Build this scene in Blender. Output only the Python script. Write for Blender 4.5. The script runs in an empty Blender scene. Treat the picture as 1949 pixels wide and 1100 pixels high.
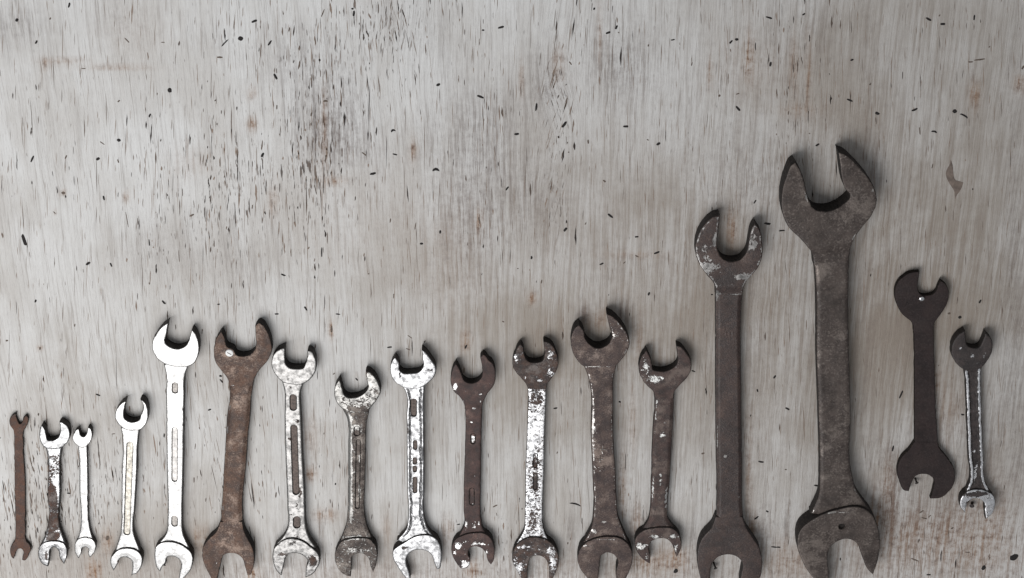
import bpy, math, random
import numpy as np
from mathutils import Vector
from mathutils.geometry import delaunay_2d_cdt

S = bpy.context.scene
C = S.collection
rng = np.random.default_rng(7)

# ------------------------------------------------------------------ camera
U = 0.00036                       # one photo pixel on the board, in metres
TILT = math.radians(26)
DIST = 1.20
LENS = 36 * DIST / (1949 * U)
cam_pos = Vector((0, DIST * math.sin(TILT), DIST * math.cos(TILT)))
cd = bpy.data.cameras.new('camera')
cd.sensor_width = 36; cd.lens = LENS; cd.clip_start = 0.05; cd.clip_end = 50
cam = bpy.data.objects.new('camera', cd); C.objects.link(cam)
cam.location = cam_pos
cam.rotation_euler = (-TILT, 0, 0)
S.camera = cam

# ------------------------------------------------------------------ world
w = bpy.data.worlds.new('World'); S.world = w; w.use_nodes = True
bg = w.node_tree.nodes['Background']
bg.inputs['Color'].default_value = (0.93, 0.96, 1.0, 1)
bg.inputs['Strength'].default_value = 0.27

# ------------------------------------------------------------------ lamp (soft window-like light from the lower left)
la = bpy.data.lights.new('soft_lamp', 'AREA')
la.shape = 'RECTANGLE'; la.size = 1.15; la.size_y = 0.75
la.energy = 14.2
la.color = (1.0, 0.99, 0.985)
lo = bpy.data.objects.new('soft_lamp', la); C.objects.link(lo)
lo.location = (-0.52, -0.42, 0.98)
lo.rotation_euler = (Vector((-0.1, 0.4, 0)) - lo.location).to_track_quat('-Z', 'Y').to_euler()

S.view_settings.view_transform = 'Standard'
S.view_settings.look = 'None'
S.view_settings.exposure = 0
S.view_settings.gamma = 1

# ------------------------------------------------------------------ photo pixel -> point on the plane z = h
_f = (-cam_pos).normalized(); _r = Vector((1, 0, 0)); _u = _r.cross(_f)
_f, _r, _u, _c = (np.array(v) for v in (_f, _r, _u, cam_pos))
def at(P, z=0.0):
    P = np.atleast_2d(np.asarray(P, float))
    sx = (P[:, 0] - 974.5) / 1949 * 36 / LENS
    sy = -(P[:, 1] - 550) / 1949 * 36 / LENS
    d = _f[None] + sx[:, None] * _r[None] + sy[:, None] * _u[None]
    t = (z - _c[2]) / d[:, 2]
    return (_c[None] + t[:, None] * d)[:, :2]

# crops used for measuring: name -> (x0, y0, scale)
CR = {'A': (0, 740, 3.0567), 'B': (270, 590, 4.2308), 'C': (270, 840, 4.2308), 'D': (500, 620, 4.5846),
      'E': (500, 860, 4.5846), 'F': (730, 630, 4.7826), 'G': (730, 870, 4.7826), 'H': (950, 570, 4.0741),
      'I': (950, 830, 4.0741), 'J': (1190, 630, 4.78), 'K': (1190, 870, 4.78), 'L': (1300, 380, 3.0556),
      'M': (1300, 740, 3.0556), 'N': (1460, 250, 2.558), 'O': (1480, 670, 2.558), 'P': (1680, 500, 2.2),
      'R': (1600, 720, 2.894), 'Q1': (0, 0, 2.8939), 'Q2': (490, 0, 2.8939), 'Q3': (980, 0, 2.8939),
      'Q4': (1460, 0, 2.8957), 'Q5': (0, 370, 2.8939), 'Q6': (490, 330, 2.8939), 'Q7': (900, 320, 2.8939),
      'X': (970, 720, 4.7826), 'Y': (740, 730, 5.5), 'Z': (520, 740, 5.5)}
def px(c, x, y):
    x0, y0, s = CR[c]
    return (x0 + x / s, y0 + y / s)

# ------------------------------------------------------------------ helpers
def smoothstep(a, b, x):
    t = np.clip((x - a) / (b - a), 0, 1)
    return t * t * (3 - 2 * t)

def curve(pts, closed=True, step=1.6):
    """smooth curve through points; a point with a third value is a corner"""
    P = np.array([p[:2] for p in pts], float); n = len(P)
    cor = [len(p) > 2 for p in pts]
    if not closed: cor[0] = cor[-1] = True
    def tan(i, side):
        a, b, c = P[(i - 1) % n], P[i], P[(i + 1) % n]
        d0 = np.linalg.norm(b - a) + 1e-9; d1 = np.linalg.norm(c - b) + 1e-9
        if cor[i]:
            return (c - b) / d1 if side > 0 else (b - a) / d0
        t0 = (b - a) / d0; t1 = (c - b) / d1
        t = (t0 * d1 + t1 * d0) / (d0 + d1)
        return t
    out = []
    for i in range(n if closed else n - 1):
        j = (i + 1) % n
        L = np.linalg.norm(P[j] - P[i])
        m0 = tan(i, 1) * L; m1 = tan(j, -1) * L
        k = max(1, int(round(L / step)))
        for q in range(k):
            t = q / k
            out.append((2*t**3 - 3*t**2 + 1) * P[i] + (t**3 - 2*t**2 + t) * m0 + (-2*t**3 + 3*t**2) * P[j] + (t**3 - t**2) * m1)
    if not closed: out.append(P[-1])
    return np.array(out)

def area(Q):
    x, y = Q[:, 0], Q[:, 1]
    return 0.5 * np.sum(x * np.roll(y, -1) - np.roll(x, -1) * y)

def inside(P, Q):
    r = np.zeros(len(P), bool)
    x, y = P[:, 0], P[:, 1]
    for i in range(len(Q)):
        x0, y0 = Q[i]; x1, y1 = Q[(i + 1) % len(Q)]
        if y0 == y1: continue
        c = ((y0 > y) != (y1 > y)) & (x < (x1 - x0) * (y - y0) / (y1 - y0) + x0)
        r ^= c
    return r

def seg_dist(P, A, B):
    d = np.full(len(P), 1e9)
    for k in range(0, len(P), 2000):
        p = P[k:k + 2000, None, :]
        ab = (B - A)[None]; ap = p - A[None]
        t = np.clip(np.sum(ap * ab, 2) / (np.sum(ab * ab, 2) + 1e-12), 0, 1)
        d[k:k + 2000] = np.sqrt(np.min(np.sum((ap - t[..., None] * ab) ** 2, 2), 1))
    return d

def edge_dist(P, Q):
    return seg_dist(P, Q, np.roll(Q, -1, 0))

def link(name, verts, faces, mat, parent=None, smooth=True, attrs=None, sharp=40):
    me = bpy.data.meshes.new(name)
    me.from_pydata([tuple(map(float, v)) for v in verts], [], faces)
    if smooth:
        me.polygons.foreach_set('use_smooth', np.ones(len(me.polygons), bool))
        me.set_sharp_from_angle(angle=math.radians(sharp))
    if attrs:
        for k, v in attrs.items():
            a = me.attributes.new(k, 'FLOAT', 'POINT'); a.data.foreach_set('value', np.asarray(v, np.float32))
    me.materials.append(mat)
    me.update()
    o = bpy.data.objects.new(name, me); C.objects.link(o)
    if parent: o.parent = parent
    return o

def plate(name, Q, z0, zfun, mat, parent, origin, platefun=None, bev=2.6, spacing=1.8, extra=None, grime_shade_fun=None, edge_grime_shade=1.5):
    """a solid with outline Q (metres/U units), side walls down to z0 and a shaped top zfun(P, d)"""
    if area(Q) < 0: Q = Q[::-1]
    n = len(Q)
    pts = [Q]
    tang = np.roll(Q, -1, 0) - np.roll(Q, 1, 0)
    nor = np.stack([-tang[:, 1], tang[:, 0]], 1); nor /= np.linalg.norm(nor, axis=1)[:, None] + 1e-9
    for f in (0.18, 0.5, 1.0):
        R = Q + nor * bev * f
        ok = inside(R, Q); R = R[ok]
        if len(R):
            R = R[edge_dist(R, Q) > bev * f * 0.93]
            pts.append(R)
    if extra is not None and len(extra):
        E = extra[inside(extra, Q)]
        if len(E): E = E[edge_dist(E, Q) > 1.2]; pts.append(E)
    lo_, hi = Q.min(0), Q.max(0)
    gx, gy = np.meshgrid(np.arange(lo_[0], hi[0], spacing), np.arange(lo_[1], hi[1], spacing))
    G = np.stack([gx.ravel(), gy.ravel()], 1) + rng.uniform(-.25, .25, (gx.size, 2)) * spacing
    G = G[inside(G, Q)]
    if len(G):
        G = G[edge_dist(G, Q) > bev + spacing * 0.6]
        if extra is not None and len(extra) and len(G):
            dd = np.min(np.sum((G[:, None] - extra[None]) ** 2, 2), 1) if len(extra) < 1500 else np.full(len(G), 9.)
            G = G[dd > (spacing * .5) ** 2]
        pts.append(G)
    A = np.concatenate(pts)
    res = delaunay_2d_cdt([Vector(p) for p in A], [(i, (i + 1) % n) for i in range(n)], [], 0, 1e-4)
    V = np.array([tuple(v) for v in res[0]])
    F = np.array([f for f in res[2] if len(f) == 3])
    cen = V[F].mean(1)
    keep = inside(cen, Q)
    F = F[keep]
    a = V[F[:, 1]] - V[F[:, 0]]; b = V[F[:, 2]] - V[F[:, 0]]
    F[(a[:, 0] * b[:, 1] - a[:, 1] * b[:, 0]) < 0] = F[(a[:, 0] * b[:, 1] - a[:, 1] * b[:, 0]) < 0][:, ::-1]
    d = edge_dist(V, Q)
    d[:n] = 0
    z = zfun(V, d)
    nv = len(V)
    at_ = platefun(V, d) if platefun else np.zeros(nv)
    # walls: top ring is the outline; then two rings down
    zt = z[:n]
    hgt = zt - z0
    r1 = np.column_stack([Q - nor * 0.0, z0 + hgt * 0.35])
    bw = np.minimum(1.2, 0.25 * hgt)
    r2 = np.column_stack([Q + nor * bw[:, None], np.full(n, z0)])
    VV = np.concatenate([np.column_stack([V, z]), r1, r2])
    FF = [tuple(map(int, f)) for f in F]
    idx = np.arange(n); nx = np.roll(idx, -1)
    for top, bot in ((idx, nv + idx), (nv + idx, nv + n + idx)):
        tn, bn = np.roll(top, -1), np.roll(bot, -1)
        FF += [(int(a), int(b), int(c), int(e)) for a, b, c, e in zip(top, bot, bn, tn)]
    rb = delaunay_2d_cdt([Vector(p) for p in r2[:, :2]], [(i, (i + 1) % n) for i in range(n)], [], 0, 1e-5)
    if len(rb[0]) == n:
        Fb = np.array([f for f in rb[2] if len(f) == 3])
        Fb = Fb[inside(r2[:, :2][Fb].mean(1), r2[:, :2])]
        FF += [tuple(int(nv + n + i) for i in f[::-1]) for f in Fb]
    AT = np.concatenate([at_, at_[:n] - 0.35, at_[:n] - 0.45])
    gr_ = np.exp(-(d / edge_grime_shade) ** 2) * .85  # dark rim painted along every edge, dirt and contact shade together
    if grime_shade_fun: gr_ = np.maximum(gr_, grime_shade_fun(V, d))
    GR = np.concatenate([gr_, np.ones(2 * n)])  # side walls painted fully dark
    VV = VV * U
    VV[:, 0] -= origin[0]; VV[:, 1] -= origin[1]
    return link(name, VV, FF, mat, parent, attrs={'plating': AT, 'grime_shade': GR})

# ------------------------------------------------------------------ materials
class NT:
    def __init__(s, name):
        s.m = bpy.data.materials.new(name); s.m.use_nodes = True
        s.t = s.m.node_tree; s.b = s.t.nodes['Principled BSDF']
    def n(s, typ, **kw):
        nd = s.t.nodes.new(typ)
        ins = kw.pop('ins', {})
        for k, v in kw.items(): setattr(nd, k, v)
        for k, v in ins.items():
            if hasattr(v, 'is_output') or isinstance(v, bpy.types.NodeSocket): s.t.links.new(v, nd.inputs[k])
            else: nd.inputs[k].default_value = v
        return nd
    def math(s, op, a, b=0.0, c=0.0, clamp=False):
        return s.n('ShaderNodeMath', operation=op, use_clamp=clamp, ins={0: a, 1: b, 2: c}).outputs[0]
    def mix(s, fac, a, b):
        nd = s.n('ShaderNodeMix', data_type='RGBA', blend_type='MIX')
        for k, v in ((0, fac), (6, a), (7, b)):
            if isinstance(v, bpy.types.NodeSocket): s.t.links.new(v, nd.inputs[k])
            else: nd.inputs[k].default_value = (tuple(v) + (1,)) if (k > 0 and len(v) == 3) else v
        return nd.outputs[2]
    def ramp(s, fac, a, b):
        nd = s.n('ShaderNodeMapRange', interpolation_type='SMOOTHSTEP', ins={0: fac, 1: a, 2: b, 3: 0.0, 4: 1.0})
        return nd.outputs[0]
    def noise(s, vec, scale, detail=4, rough=.55, dist=0.0):
        return s.n('ShaderNodeTexNoise', ins={'Vector': vec, 'Scale': scale, 'Detail': detail, 'Roughness': rough, 'Distortion': dist}).outputs[0]
    def set(s, k, v):
        if isinstance(v, bpy.types.NodeSocket): s.t.links.new(v, s.b.inputs[k])
        else: s.b.inputs[k].default_value = v

def srgb(r, g, b):
    f = lambda c: (c / 255 / 12.92) if c / 255 < .04045 else ((c / 255 + .055) / 1.055) ** 2.4
    return (f(r), f(g), f(b))

def metal(name, seed, rust=(0.05, 0.028, 0.02), rust2=(0.022, 0.014, 0.012), worn=(0.14, 0.12, 0.11), chrome=(0.74, 0.745, 0.76),
          chrome_rough=0.3, rust_rough=0.62, amp=1.0, scale=330, wornlo=0.62, rmetal=0.0, spec=0.4, bump=1.0, dull=.5, rubbed=.8, pit=.8):
    rust, rust2, worn = (tuple(.86 * c for c in q) for q in (rust, rust2, worn))
    t = NT(name)
    pos = t.n('ShaderNodeNewGeometry').outputs['Position']
    off = t.n('ShaderNodeVectorMath', operation='ADD', ins={0: pos, 1: (seed * 0.37, seed * 0.91, seed * .13)}).outputs[0]
    attr = t.n('ShaderNodeAttribute', attribute_name='plating').outputs['Fac']
    n1 = t.noise(off, scale, 5, .62, .4)
    n2 = t.noise(off, scale * 2.7, 4, .6)
    nn = t.math('ADD', t.math('MULTIPLY', t.math('SUBTRACT', n1, .5), 2.6 * amp), t.math('MULTIPLY', t.math('SUBTRACT', n2, .5), 1.9 * amp))
    v = t.math('ADD', attr, nn)
    mask = t.ramp(v, -0.16, 0.16)
    ring = t.math('MULTIPLY', t.ramp(v, -0.30, -0.02), t.math('SUBTRACT', 1.0, t.ramp(v, 0.0, 0.12)))
    r1 = t.noise(off, scale * .55, 6, .65)
    r2 = t.noise(off, scale * 4, 5, .7)
    rc = t.mix(t.ramp(r1, .36, .66), rust2, rust)
    rc = t.mix(t.math('MULTIPLY', t.ramp(r2, .50, .66), .75), rc, worn)
    r3 = t.noise(off, scale * 1.6, 6, .7)
    rc = t.mix(t.math('MULTIPLY', t.ramp(r3, .55, .70), .7), rc, tuple(.55 * c for c in rust2))
    big = t.noise(off, scale * .23, 5, .68)
    rub = t.math('MULTIPLY', t.ramp(t.math('ADD', big, t.math('MULTIPLY', t.math('SUBTRACT', r2, .5), .35)), .50, .66), rubbed)
    rc = t.mix(rub, rc, tuple(1.25 * c for c in worn))
    rc = t.mix(t.math('MULTIPLY', t.ramp(big, .47, .33), .65), rc, tuple(.62 * c for c in rust2))
    rc = t.mix(t.math('MULTIPLY', ring, .45), rc, rust2)
    c1 = t.noise(off, scale * .9, 4, .6)
    smud = t.noise(off, scale * 3.2, 6, .7)
    cc = t.mix(t.ramp(c1, .40, .66), chrome, tuple(dull * c for c in chrome))
    cc = t.mix(t.math('MULTIPLY', t.ramp(smud, .54, .74), pit), cc, tuple(.18 * c for c in chrome))
    # black forge scale and dirt, with shade painted on the flanks, in recesses and along the arrises
    gattr = t.n('ShaderNodeAttribute', attribute_name='grime_shade').outputs['Fac']
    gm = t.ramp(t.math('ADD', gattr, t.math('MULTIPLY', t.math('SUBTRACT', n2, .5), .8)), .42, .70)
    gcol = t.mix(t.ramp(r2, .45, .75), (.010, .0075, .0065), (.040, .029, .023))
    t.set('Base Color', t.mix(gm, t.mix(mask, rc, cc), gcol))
    clean = t.math('SUBTRACT', 1.0, gm)
    t.set('Metallic', t.math('MULTIPLY', clean, t.math('MAXIMUM', t.math('MULTIPLY', rub, .55), t.math('MULTIPLY_ADD', mask, 1.0 - rmetal, rmetal))))
    cr = t.math('MULTIPLY_ADD', t.ramp(c1, .35, .75), .22, chrome_rough - .08)
    rr = t.math('SUBTRACT', t.math('MULTIPLY_ADD', t.ramp(r1, .3, .7), .18, rust_rough - .09), t.math('MULTIPLY', rub, .16))
    t.set('Roughness', t.math('ADD', t.n('ShaderNodeMix', data_type='FLOAT', ins={0: mask, 2: rr, 3: cr}).outputs[0], t.math('MULTIPLY', gm, .3), clamp=True))
    t.set('Specular IOR Level', spec)
    hgt = t.math('ADD', t.math('MULTIPLY', mask, .35),
                 t.math('MULTIPLY', t.math('SUBTRACT', 1.0, mask), t.math('ADD', t.math('MULTIPLY', r2, .55), t.math('MULTIPLY', r1, .5))))
    hgt = t.math('ADD', hgt, t.math('MULTIPLY', c1, .30))
    bp = t.n('ShaderNodeBump', ins={'Strength': .9 * bump, 'Distance': .0006, 'Height': hgt})
    t.set('Normal', bp.outputs[0])
    return t.m

def plain(name, col, rough=.7, met=0.0, var=.5, scale=500):
    t = NT(name)
    pos = t.n('ShaderNodeNewGeometry').outputs['Position']
    n = t.noise(pos, scale, 5, .65)
    t.set('Base Color', t.mix(t.ramp(n, .3, .7), tuple(c * (1 - var) for c in col), tuple(c * (1 + var) for c in col)))
    t.set('Roughness', rough); t.set('Metallic', met)
    bp = t.n('ShaderNodeBump', ins={'Strength': .5, 'Distance': .0003, 'Height': n})
    t.set('Normal', bp.outputs[0])
    return t.m

def board_material():
    t = NT('whitewashed_plywood')
    pos = t.n('ShaderNodeNewGeometry').outputs['Position']
    A = lambda k: t.n('ShaderNodeAttribute', attribute_name=k).outputs['Fac']
    brown, grey, dense, slant = A('brown'), A('grey'), A('pores'), A('slant')
    sp = t.n('ShaderNodeSeparateXYZ', ins={0: pos})
    x, y = sp.outputs[0], sp.outputs[1]
    # grain direction wanders a little, and leans where the veneer does
    warp = t.math('MULTIPLY', t.math('SUBTRACT', t.noise(pos, 9, 3, .5), .5), .005)
    warp2 = t.math('MULTIPLY', t.math('SUBTRACT', t.noise(pos, 70, 2, .5), .5), .0007)
    xs = t.math('ADD', t.math('ADD', x, t.math('ADD', warp, warp2)), slant)
    def gv(fx, fy, z=0.0):
        return t.n('ShaderNodeCombineXYZ', ins={0: t.math('MULTIPLY', xs, fx), 1: t.math('MULTIPLY', y, fy), 2: z}).outputs[0]
    fine = t.noise(gv(1550, 34, .3), 1.0, 4, .65)
    mid = t.noise(gv(430, 13, 4.1), 1.0, 5, .62)
    broad = t.noise(gv(70, 9, 7.7), 1.0, 6, .6)
    fibre = t.noise(gv(3300, 95, 21.0), 1.0, 3, .7)
    cloud = t.noise(pos, 11, 6, .58, .3)
    mott = t.noise(pos, 190, 6, .72)
    grit = t.noise(pos, 1700, 3, .6)
    # pores: short dark dashes
    p1 = t.noise(gv(640, 62, 11.0), 1.0, 2, .5)
    p2 = t.noise(gv(980, 88, 15.0), 1.0, 2, .5)
    th = t.math('MULTIPLY_ADD', dense, -.16, .80)
    pore = t.math('MAXIMUM', t.ramp(t.math('SUBTRACT', p1, th), 0.0, .045), t.math('MULTIPLY', t.ramp(t.math('SUBTRACT', p2, th), 0.0, .05), .8))
    white = srgb(217, 217, 216); warm = srgb(202, 200, 197); gr = srgb(164, 160, 157)
    col = t.mix(t.ramp(t.math('ADD', cloud, t.math('MULTIPLY', t.math('SUBTRACT', broad, .5), .8)), .36, .70), white, warm)
    col = t.mix(t.math('MULTIPLY', t.ramp(t.math('ADD', t.math('MULTIPLY', mid, .7), t.math('MULTIPLY', fine, .3)), .48, .72), .50), col, gr)
    col = t.mix(t.math('MULTIPLY', t.ramp(fine, .54, .74), .55), col, srgb(122, 113, 106))
    col = t.mix(t.math('MULTIPLY', t.ramp(fibre, .54, .74), .42), col, srgb(120, 110, 103))
    col = t.mix(t.math('MULTIPLY', t.ramp(fibre, .44, .26), .45), col, srgb(232, 232, 230))
    # worn white wash showing grey-brown wood, with light falloff painted into the same field
    thin_falloff = t.math('MULTIPLY', A('thin_falloff'), t.math('MULTIPLY_ADD', t.ramp(t.math('ADD', t.math('MULTIPLY', cloud, .6), t.math('MULTIPLY', mid, .4)), .36, .62), .7, .65))
    col = t.mix(t.math('MINIMUM', thin_falloff, .95), col, srgb(145, 135, 124))
    # rubbed in grey dirt, with cast shadow at some jaw tips painted in
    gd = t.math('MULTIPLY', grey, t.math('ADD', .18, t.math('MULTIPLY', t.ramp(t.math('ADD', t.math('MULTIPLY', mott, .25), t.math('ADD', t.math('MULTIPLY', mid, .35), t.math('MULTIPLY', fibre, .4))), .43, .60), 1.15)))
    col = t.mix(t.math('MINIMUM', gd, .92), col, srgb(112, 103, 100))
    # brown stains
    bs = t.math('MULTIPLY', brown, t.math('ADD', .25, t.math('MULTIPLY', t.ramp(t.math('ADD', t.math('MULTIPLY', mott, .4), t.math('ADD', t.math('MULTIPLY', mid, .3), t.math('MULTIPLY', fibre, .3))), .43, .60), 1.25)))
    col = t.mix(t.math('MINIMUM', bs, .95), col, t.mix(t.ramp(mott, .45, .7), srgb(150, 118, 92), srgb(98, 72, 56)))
    col = t.mix(t.math('MULTIPLY', pore, .85), col, t.mix(t.ramp(p2, .4, .7), srgb(62, 50, 44), srgb(110, 88, 72)))
    col = t.mix(t.math('MULTIPLY', t.ramp(grit, .60, .80), .18), col, srgb(120, 112, 108))
    t.set('Base Color', col)
    t.set('Roughness', t.math('MULTIPLY_ADD', mid, .25, .52)); t.set('Specular IOR Level', .22)
    h = t.math('ADD', t.math('MULTIPLY', fine, .35), t.math('MULTIPLY', mid, .55))
    h = t.math('ADD', h, t.math('ADD', t.math('MULTIPLY', mott, .25), t.math('MULTIPLY', fibre, .5)))
    h = t.math('SUBTRACT', h, t.math('MULTIPLY', pore, .9))
    bp = t.n('ShaderNodeBump', ins={'Strength': .75, 'Distance': .0006, 'Height': h})
    t.set('Normal', bp.outputs[0])
    return t.m

# ------------------------------------------------------------------ the board
def empty(name, loc, label, cat, group=None):
    o = bpy.data.objects.new(name, None); C.objects.link(o); o.location = loc
    o.empty_display_size = .02
    o['label'] = label; o['category'] = cat
    if group: o['group'] = group
    return o

HX, Y0, Y1, TH = 0.50, -0.34, 0.33, 0.018
board = empty('plywood_board', (0, 0, 0), 'weathered whitewashed plywood board with vertical grain, lying under all the wrenches', 'board')

# stains and painted shade: x, y, rx, ry (photo pixels), amount
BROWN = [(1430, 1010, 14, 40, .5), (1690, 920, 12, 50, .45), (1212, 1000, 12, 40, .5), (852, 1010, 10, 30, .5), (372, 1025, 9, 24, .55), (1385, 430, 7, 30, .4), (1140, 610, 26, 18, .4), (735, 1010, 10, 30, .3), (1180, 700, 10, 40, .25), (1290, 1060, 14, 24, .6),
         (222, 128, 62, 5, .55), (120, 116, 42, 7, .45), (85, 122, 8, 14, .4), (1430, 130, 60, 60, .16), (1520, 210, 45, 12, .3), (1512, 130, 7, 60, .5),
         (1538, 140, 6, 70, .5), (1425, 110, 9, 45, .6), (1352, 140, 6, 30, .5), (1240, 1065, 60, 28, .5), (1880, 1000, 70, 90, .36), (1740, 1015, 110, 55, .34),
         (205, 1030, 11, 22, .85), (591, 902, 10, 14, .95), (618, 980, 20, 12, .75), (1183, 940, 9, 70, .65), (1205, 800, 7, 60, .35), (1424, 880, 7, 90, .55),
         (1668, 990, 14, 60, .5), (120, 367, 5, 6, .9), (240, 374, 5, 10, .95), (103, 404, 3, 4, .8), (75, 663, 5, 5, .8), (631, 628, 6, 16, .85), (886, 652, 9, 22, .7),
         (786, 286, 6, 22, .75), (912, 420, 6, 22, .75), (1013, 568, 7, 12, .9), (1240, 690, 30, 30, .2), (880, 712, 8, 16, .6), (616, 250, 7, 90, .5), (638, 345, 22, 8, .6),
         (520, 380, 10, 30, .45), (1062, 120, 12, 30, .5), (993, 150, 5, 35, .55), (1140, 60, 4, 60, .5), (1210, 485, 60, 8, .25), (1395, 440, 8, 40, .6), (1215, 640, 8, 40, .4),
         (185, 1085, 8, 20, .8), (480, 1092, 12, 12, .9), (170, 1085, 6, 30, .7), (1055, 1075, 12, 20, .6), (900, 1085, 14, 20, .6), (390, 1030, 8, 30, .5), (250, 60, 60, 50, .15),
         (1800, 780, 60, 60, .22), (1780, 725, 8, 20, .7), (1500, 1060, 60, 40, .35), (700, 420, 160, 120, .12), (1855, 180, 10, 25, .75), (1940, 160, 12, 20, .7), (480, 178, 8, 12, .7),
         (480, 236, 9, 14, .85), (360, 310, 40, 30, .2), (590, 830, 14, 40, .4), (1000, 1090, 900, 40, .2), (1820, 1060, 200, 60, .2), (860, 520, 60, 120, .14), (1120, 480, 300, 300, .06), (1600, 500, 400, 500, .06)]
GREY = [(1183, 592, 20, 24, .7), (1112, 596, 13, 18, .6), (1695, 900, 14, 60, .5), (1690, 960, 16, 50, .45), (1500, 1010, 12, 50, .4), (1455, 1000, 16, 40, .5), (1322, 1020, 10, 40, .4), (1210, 985, 14, 30, .5), (1085, 1010, 12, 30, .4), (845, 1000, 12, 26, .4), (612, 1000, 12, 30, .4), (1665, 330, 14, 60, .3),  # spots beside wrench heads; the jaw-tip ones paint their cast shadow
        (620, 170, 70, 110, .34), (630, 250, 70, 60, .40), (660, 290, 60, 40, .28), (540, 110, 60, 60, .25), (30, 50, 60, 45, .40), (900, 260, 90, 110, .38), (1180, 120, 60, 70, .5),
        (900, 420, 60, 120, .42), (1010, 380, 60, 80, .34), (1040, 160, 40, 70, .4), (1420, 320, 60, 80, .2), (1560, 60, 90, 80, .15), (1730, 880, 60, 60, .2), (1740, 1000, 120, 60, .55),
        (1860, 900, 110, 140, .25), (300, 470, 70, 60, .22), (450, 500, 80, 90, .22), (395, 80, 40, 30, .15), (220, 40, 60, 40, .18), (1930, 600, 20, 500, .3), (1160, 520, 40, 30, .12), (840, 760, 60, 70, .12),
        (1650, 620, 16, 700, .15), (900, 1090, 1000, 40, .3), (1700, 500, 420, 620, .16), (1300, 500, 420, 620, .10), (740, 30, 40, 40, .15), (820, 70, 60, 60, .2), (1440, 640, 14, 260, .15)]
THIN_FALLOFF = [(1040, 680, 430, 320, .58), (1150, 350, 260, 260, .22), (200, 760, 380, 400, .30), (260, 1060, 480, 110, .22), (900, 1040, 500, 110, .14), (1760, 560, 400, 480, .70), (1700, 80, 300, 170, .34), (60, 60, 120, 90, .15)]  # worn wash plus painted light falloff across the board
DENSE = [(620, 180, 90, 170, .75), (750, 60, 70, 120, .6), (780, 30, 160, 60, .3), (560, 330, 80, 90, .35), (380, 420, 130, 160, .45), (460, 340, 60, 80, .4), (1060, 180, 30, 130, .75), (1060, 380, 25, 90, .75), (1130, 60, 80, 80, .35),
         (1520, 150, 70, 200, .45), (150, 900, 200, 140, .60), (450, 900, 60, 120, .5), (80, 1000, 120, 100, .5), (600, 400, 40, 160, .5), (930, 300, 40, 200, .3), (960, 1020, 60, 80, .5), (1200, 980, 30, 100, .5),
         (630, 950, 60, 120, .35), (480, 60, 100, 80, .3), (1740, 150, 30, 200, .2), (1750, 1050, 220, 60, .4), (240, 300, 240, 200, .22)]
def field(P, L, base=0.0):
    v = np.full(len(P), base)
    for x, y, rx, ry, a in L:
        v += a * np.exp(-(((P[:, 0] - x) / rx) ** 2 + ((P[:, 1] - y) / ry) ** 2))
    return v
def to_px(X, Y):
    d = np.column_stack([X, Y, np.zeros_like(X)]) - _c[None]
    k = d @ _f
    return np.column_stack([974.5 + (d @ _r) / k * LENS / 36 * 1949, 550 - (d @ _u) / k * LENS / 36 * 1949])
nx, ny = 420, 290
gx = np.linspace(-HX, HX, nx); gy = np.linspace(Y0, Y1, ny)
X, Y = np.meshgrid(gx, gy); X = X.ravel(); Y = Y.ravel()
P = to_px(X, Y)
slant = np.zeros(len(P))
for x, y, rx, ry, a in [(100, 950, 260, 170, .18), (430, 900, 80, 130, .20), (1060, 200, 40, 130, -.30), (1062, 390, 25, 80, -.18), (760, 60, 80, 120, .16)]:
    g = np.exp(-(((P[:, 0] - x) / rx) ** 2 + ((P[:, 1] - y) / ry) ** 2))
    slant += a * g * (y - P[:, 1]) * U * -1
V = np.column_stack([X, Y, np.zeros_like(X)])
ii = np.arange(nx * ny).reshape(ny, nx)
Fq = np.stack([ii[:-1, :-1], ii[:-1, 1:], ii[1:, 1:], ii[1:, :-1]], -1).reshape(-1, 4)
faces = [tuple(map(int, f)) for f in Fq]
b0 = len(V)
V = np.concatenate([V, [(-HX, Y0, -TH), (HX, Y0, -TH), (HX, Y1, -TH), (-HX, Y1, -TH)]])
faces += [tuple([b0, b0 + 1] + [int(i) for i in ii[0, ::-1]]), tuple([b0 + 1, b0 + 2] + [int(i) for i in ii[::-1, -1]]),
          tuple([b0 + 2, b0 + 3] + [int(i) for i in ii[-1, :]]), tuple([b0 + 3, b0] + [int(i) for i in ii[:, 0]]), (b0 + 3, b0 + 2, b0 + 1, b0)]
pad = lambda v: np.concatenate([v, np.zeros(4)])
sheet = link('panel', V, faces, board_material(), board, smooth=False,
             attrs={'brown': pad(field(P, BROWN)), 'grey': pad(field(P, GREY)), 'pores': pad(field(P, DENSE, .30)), 'slant': pad(slant), 'thin_falloff': pad(field(P, THIN_FALLOFF))})

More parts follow.
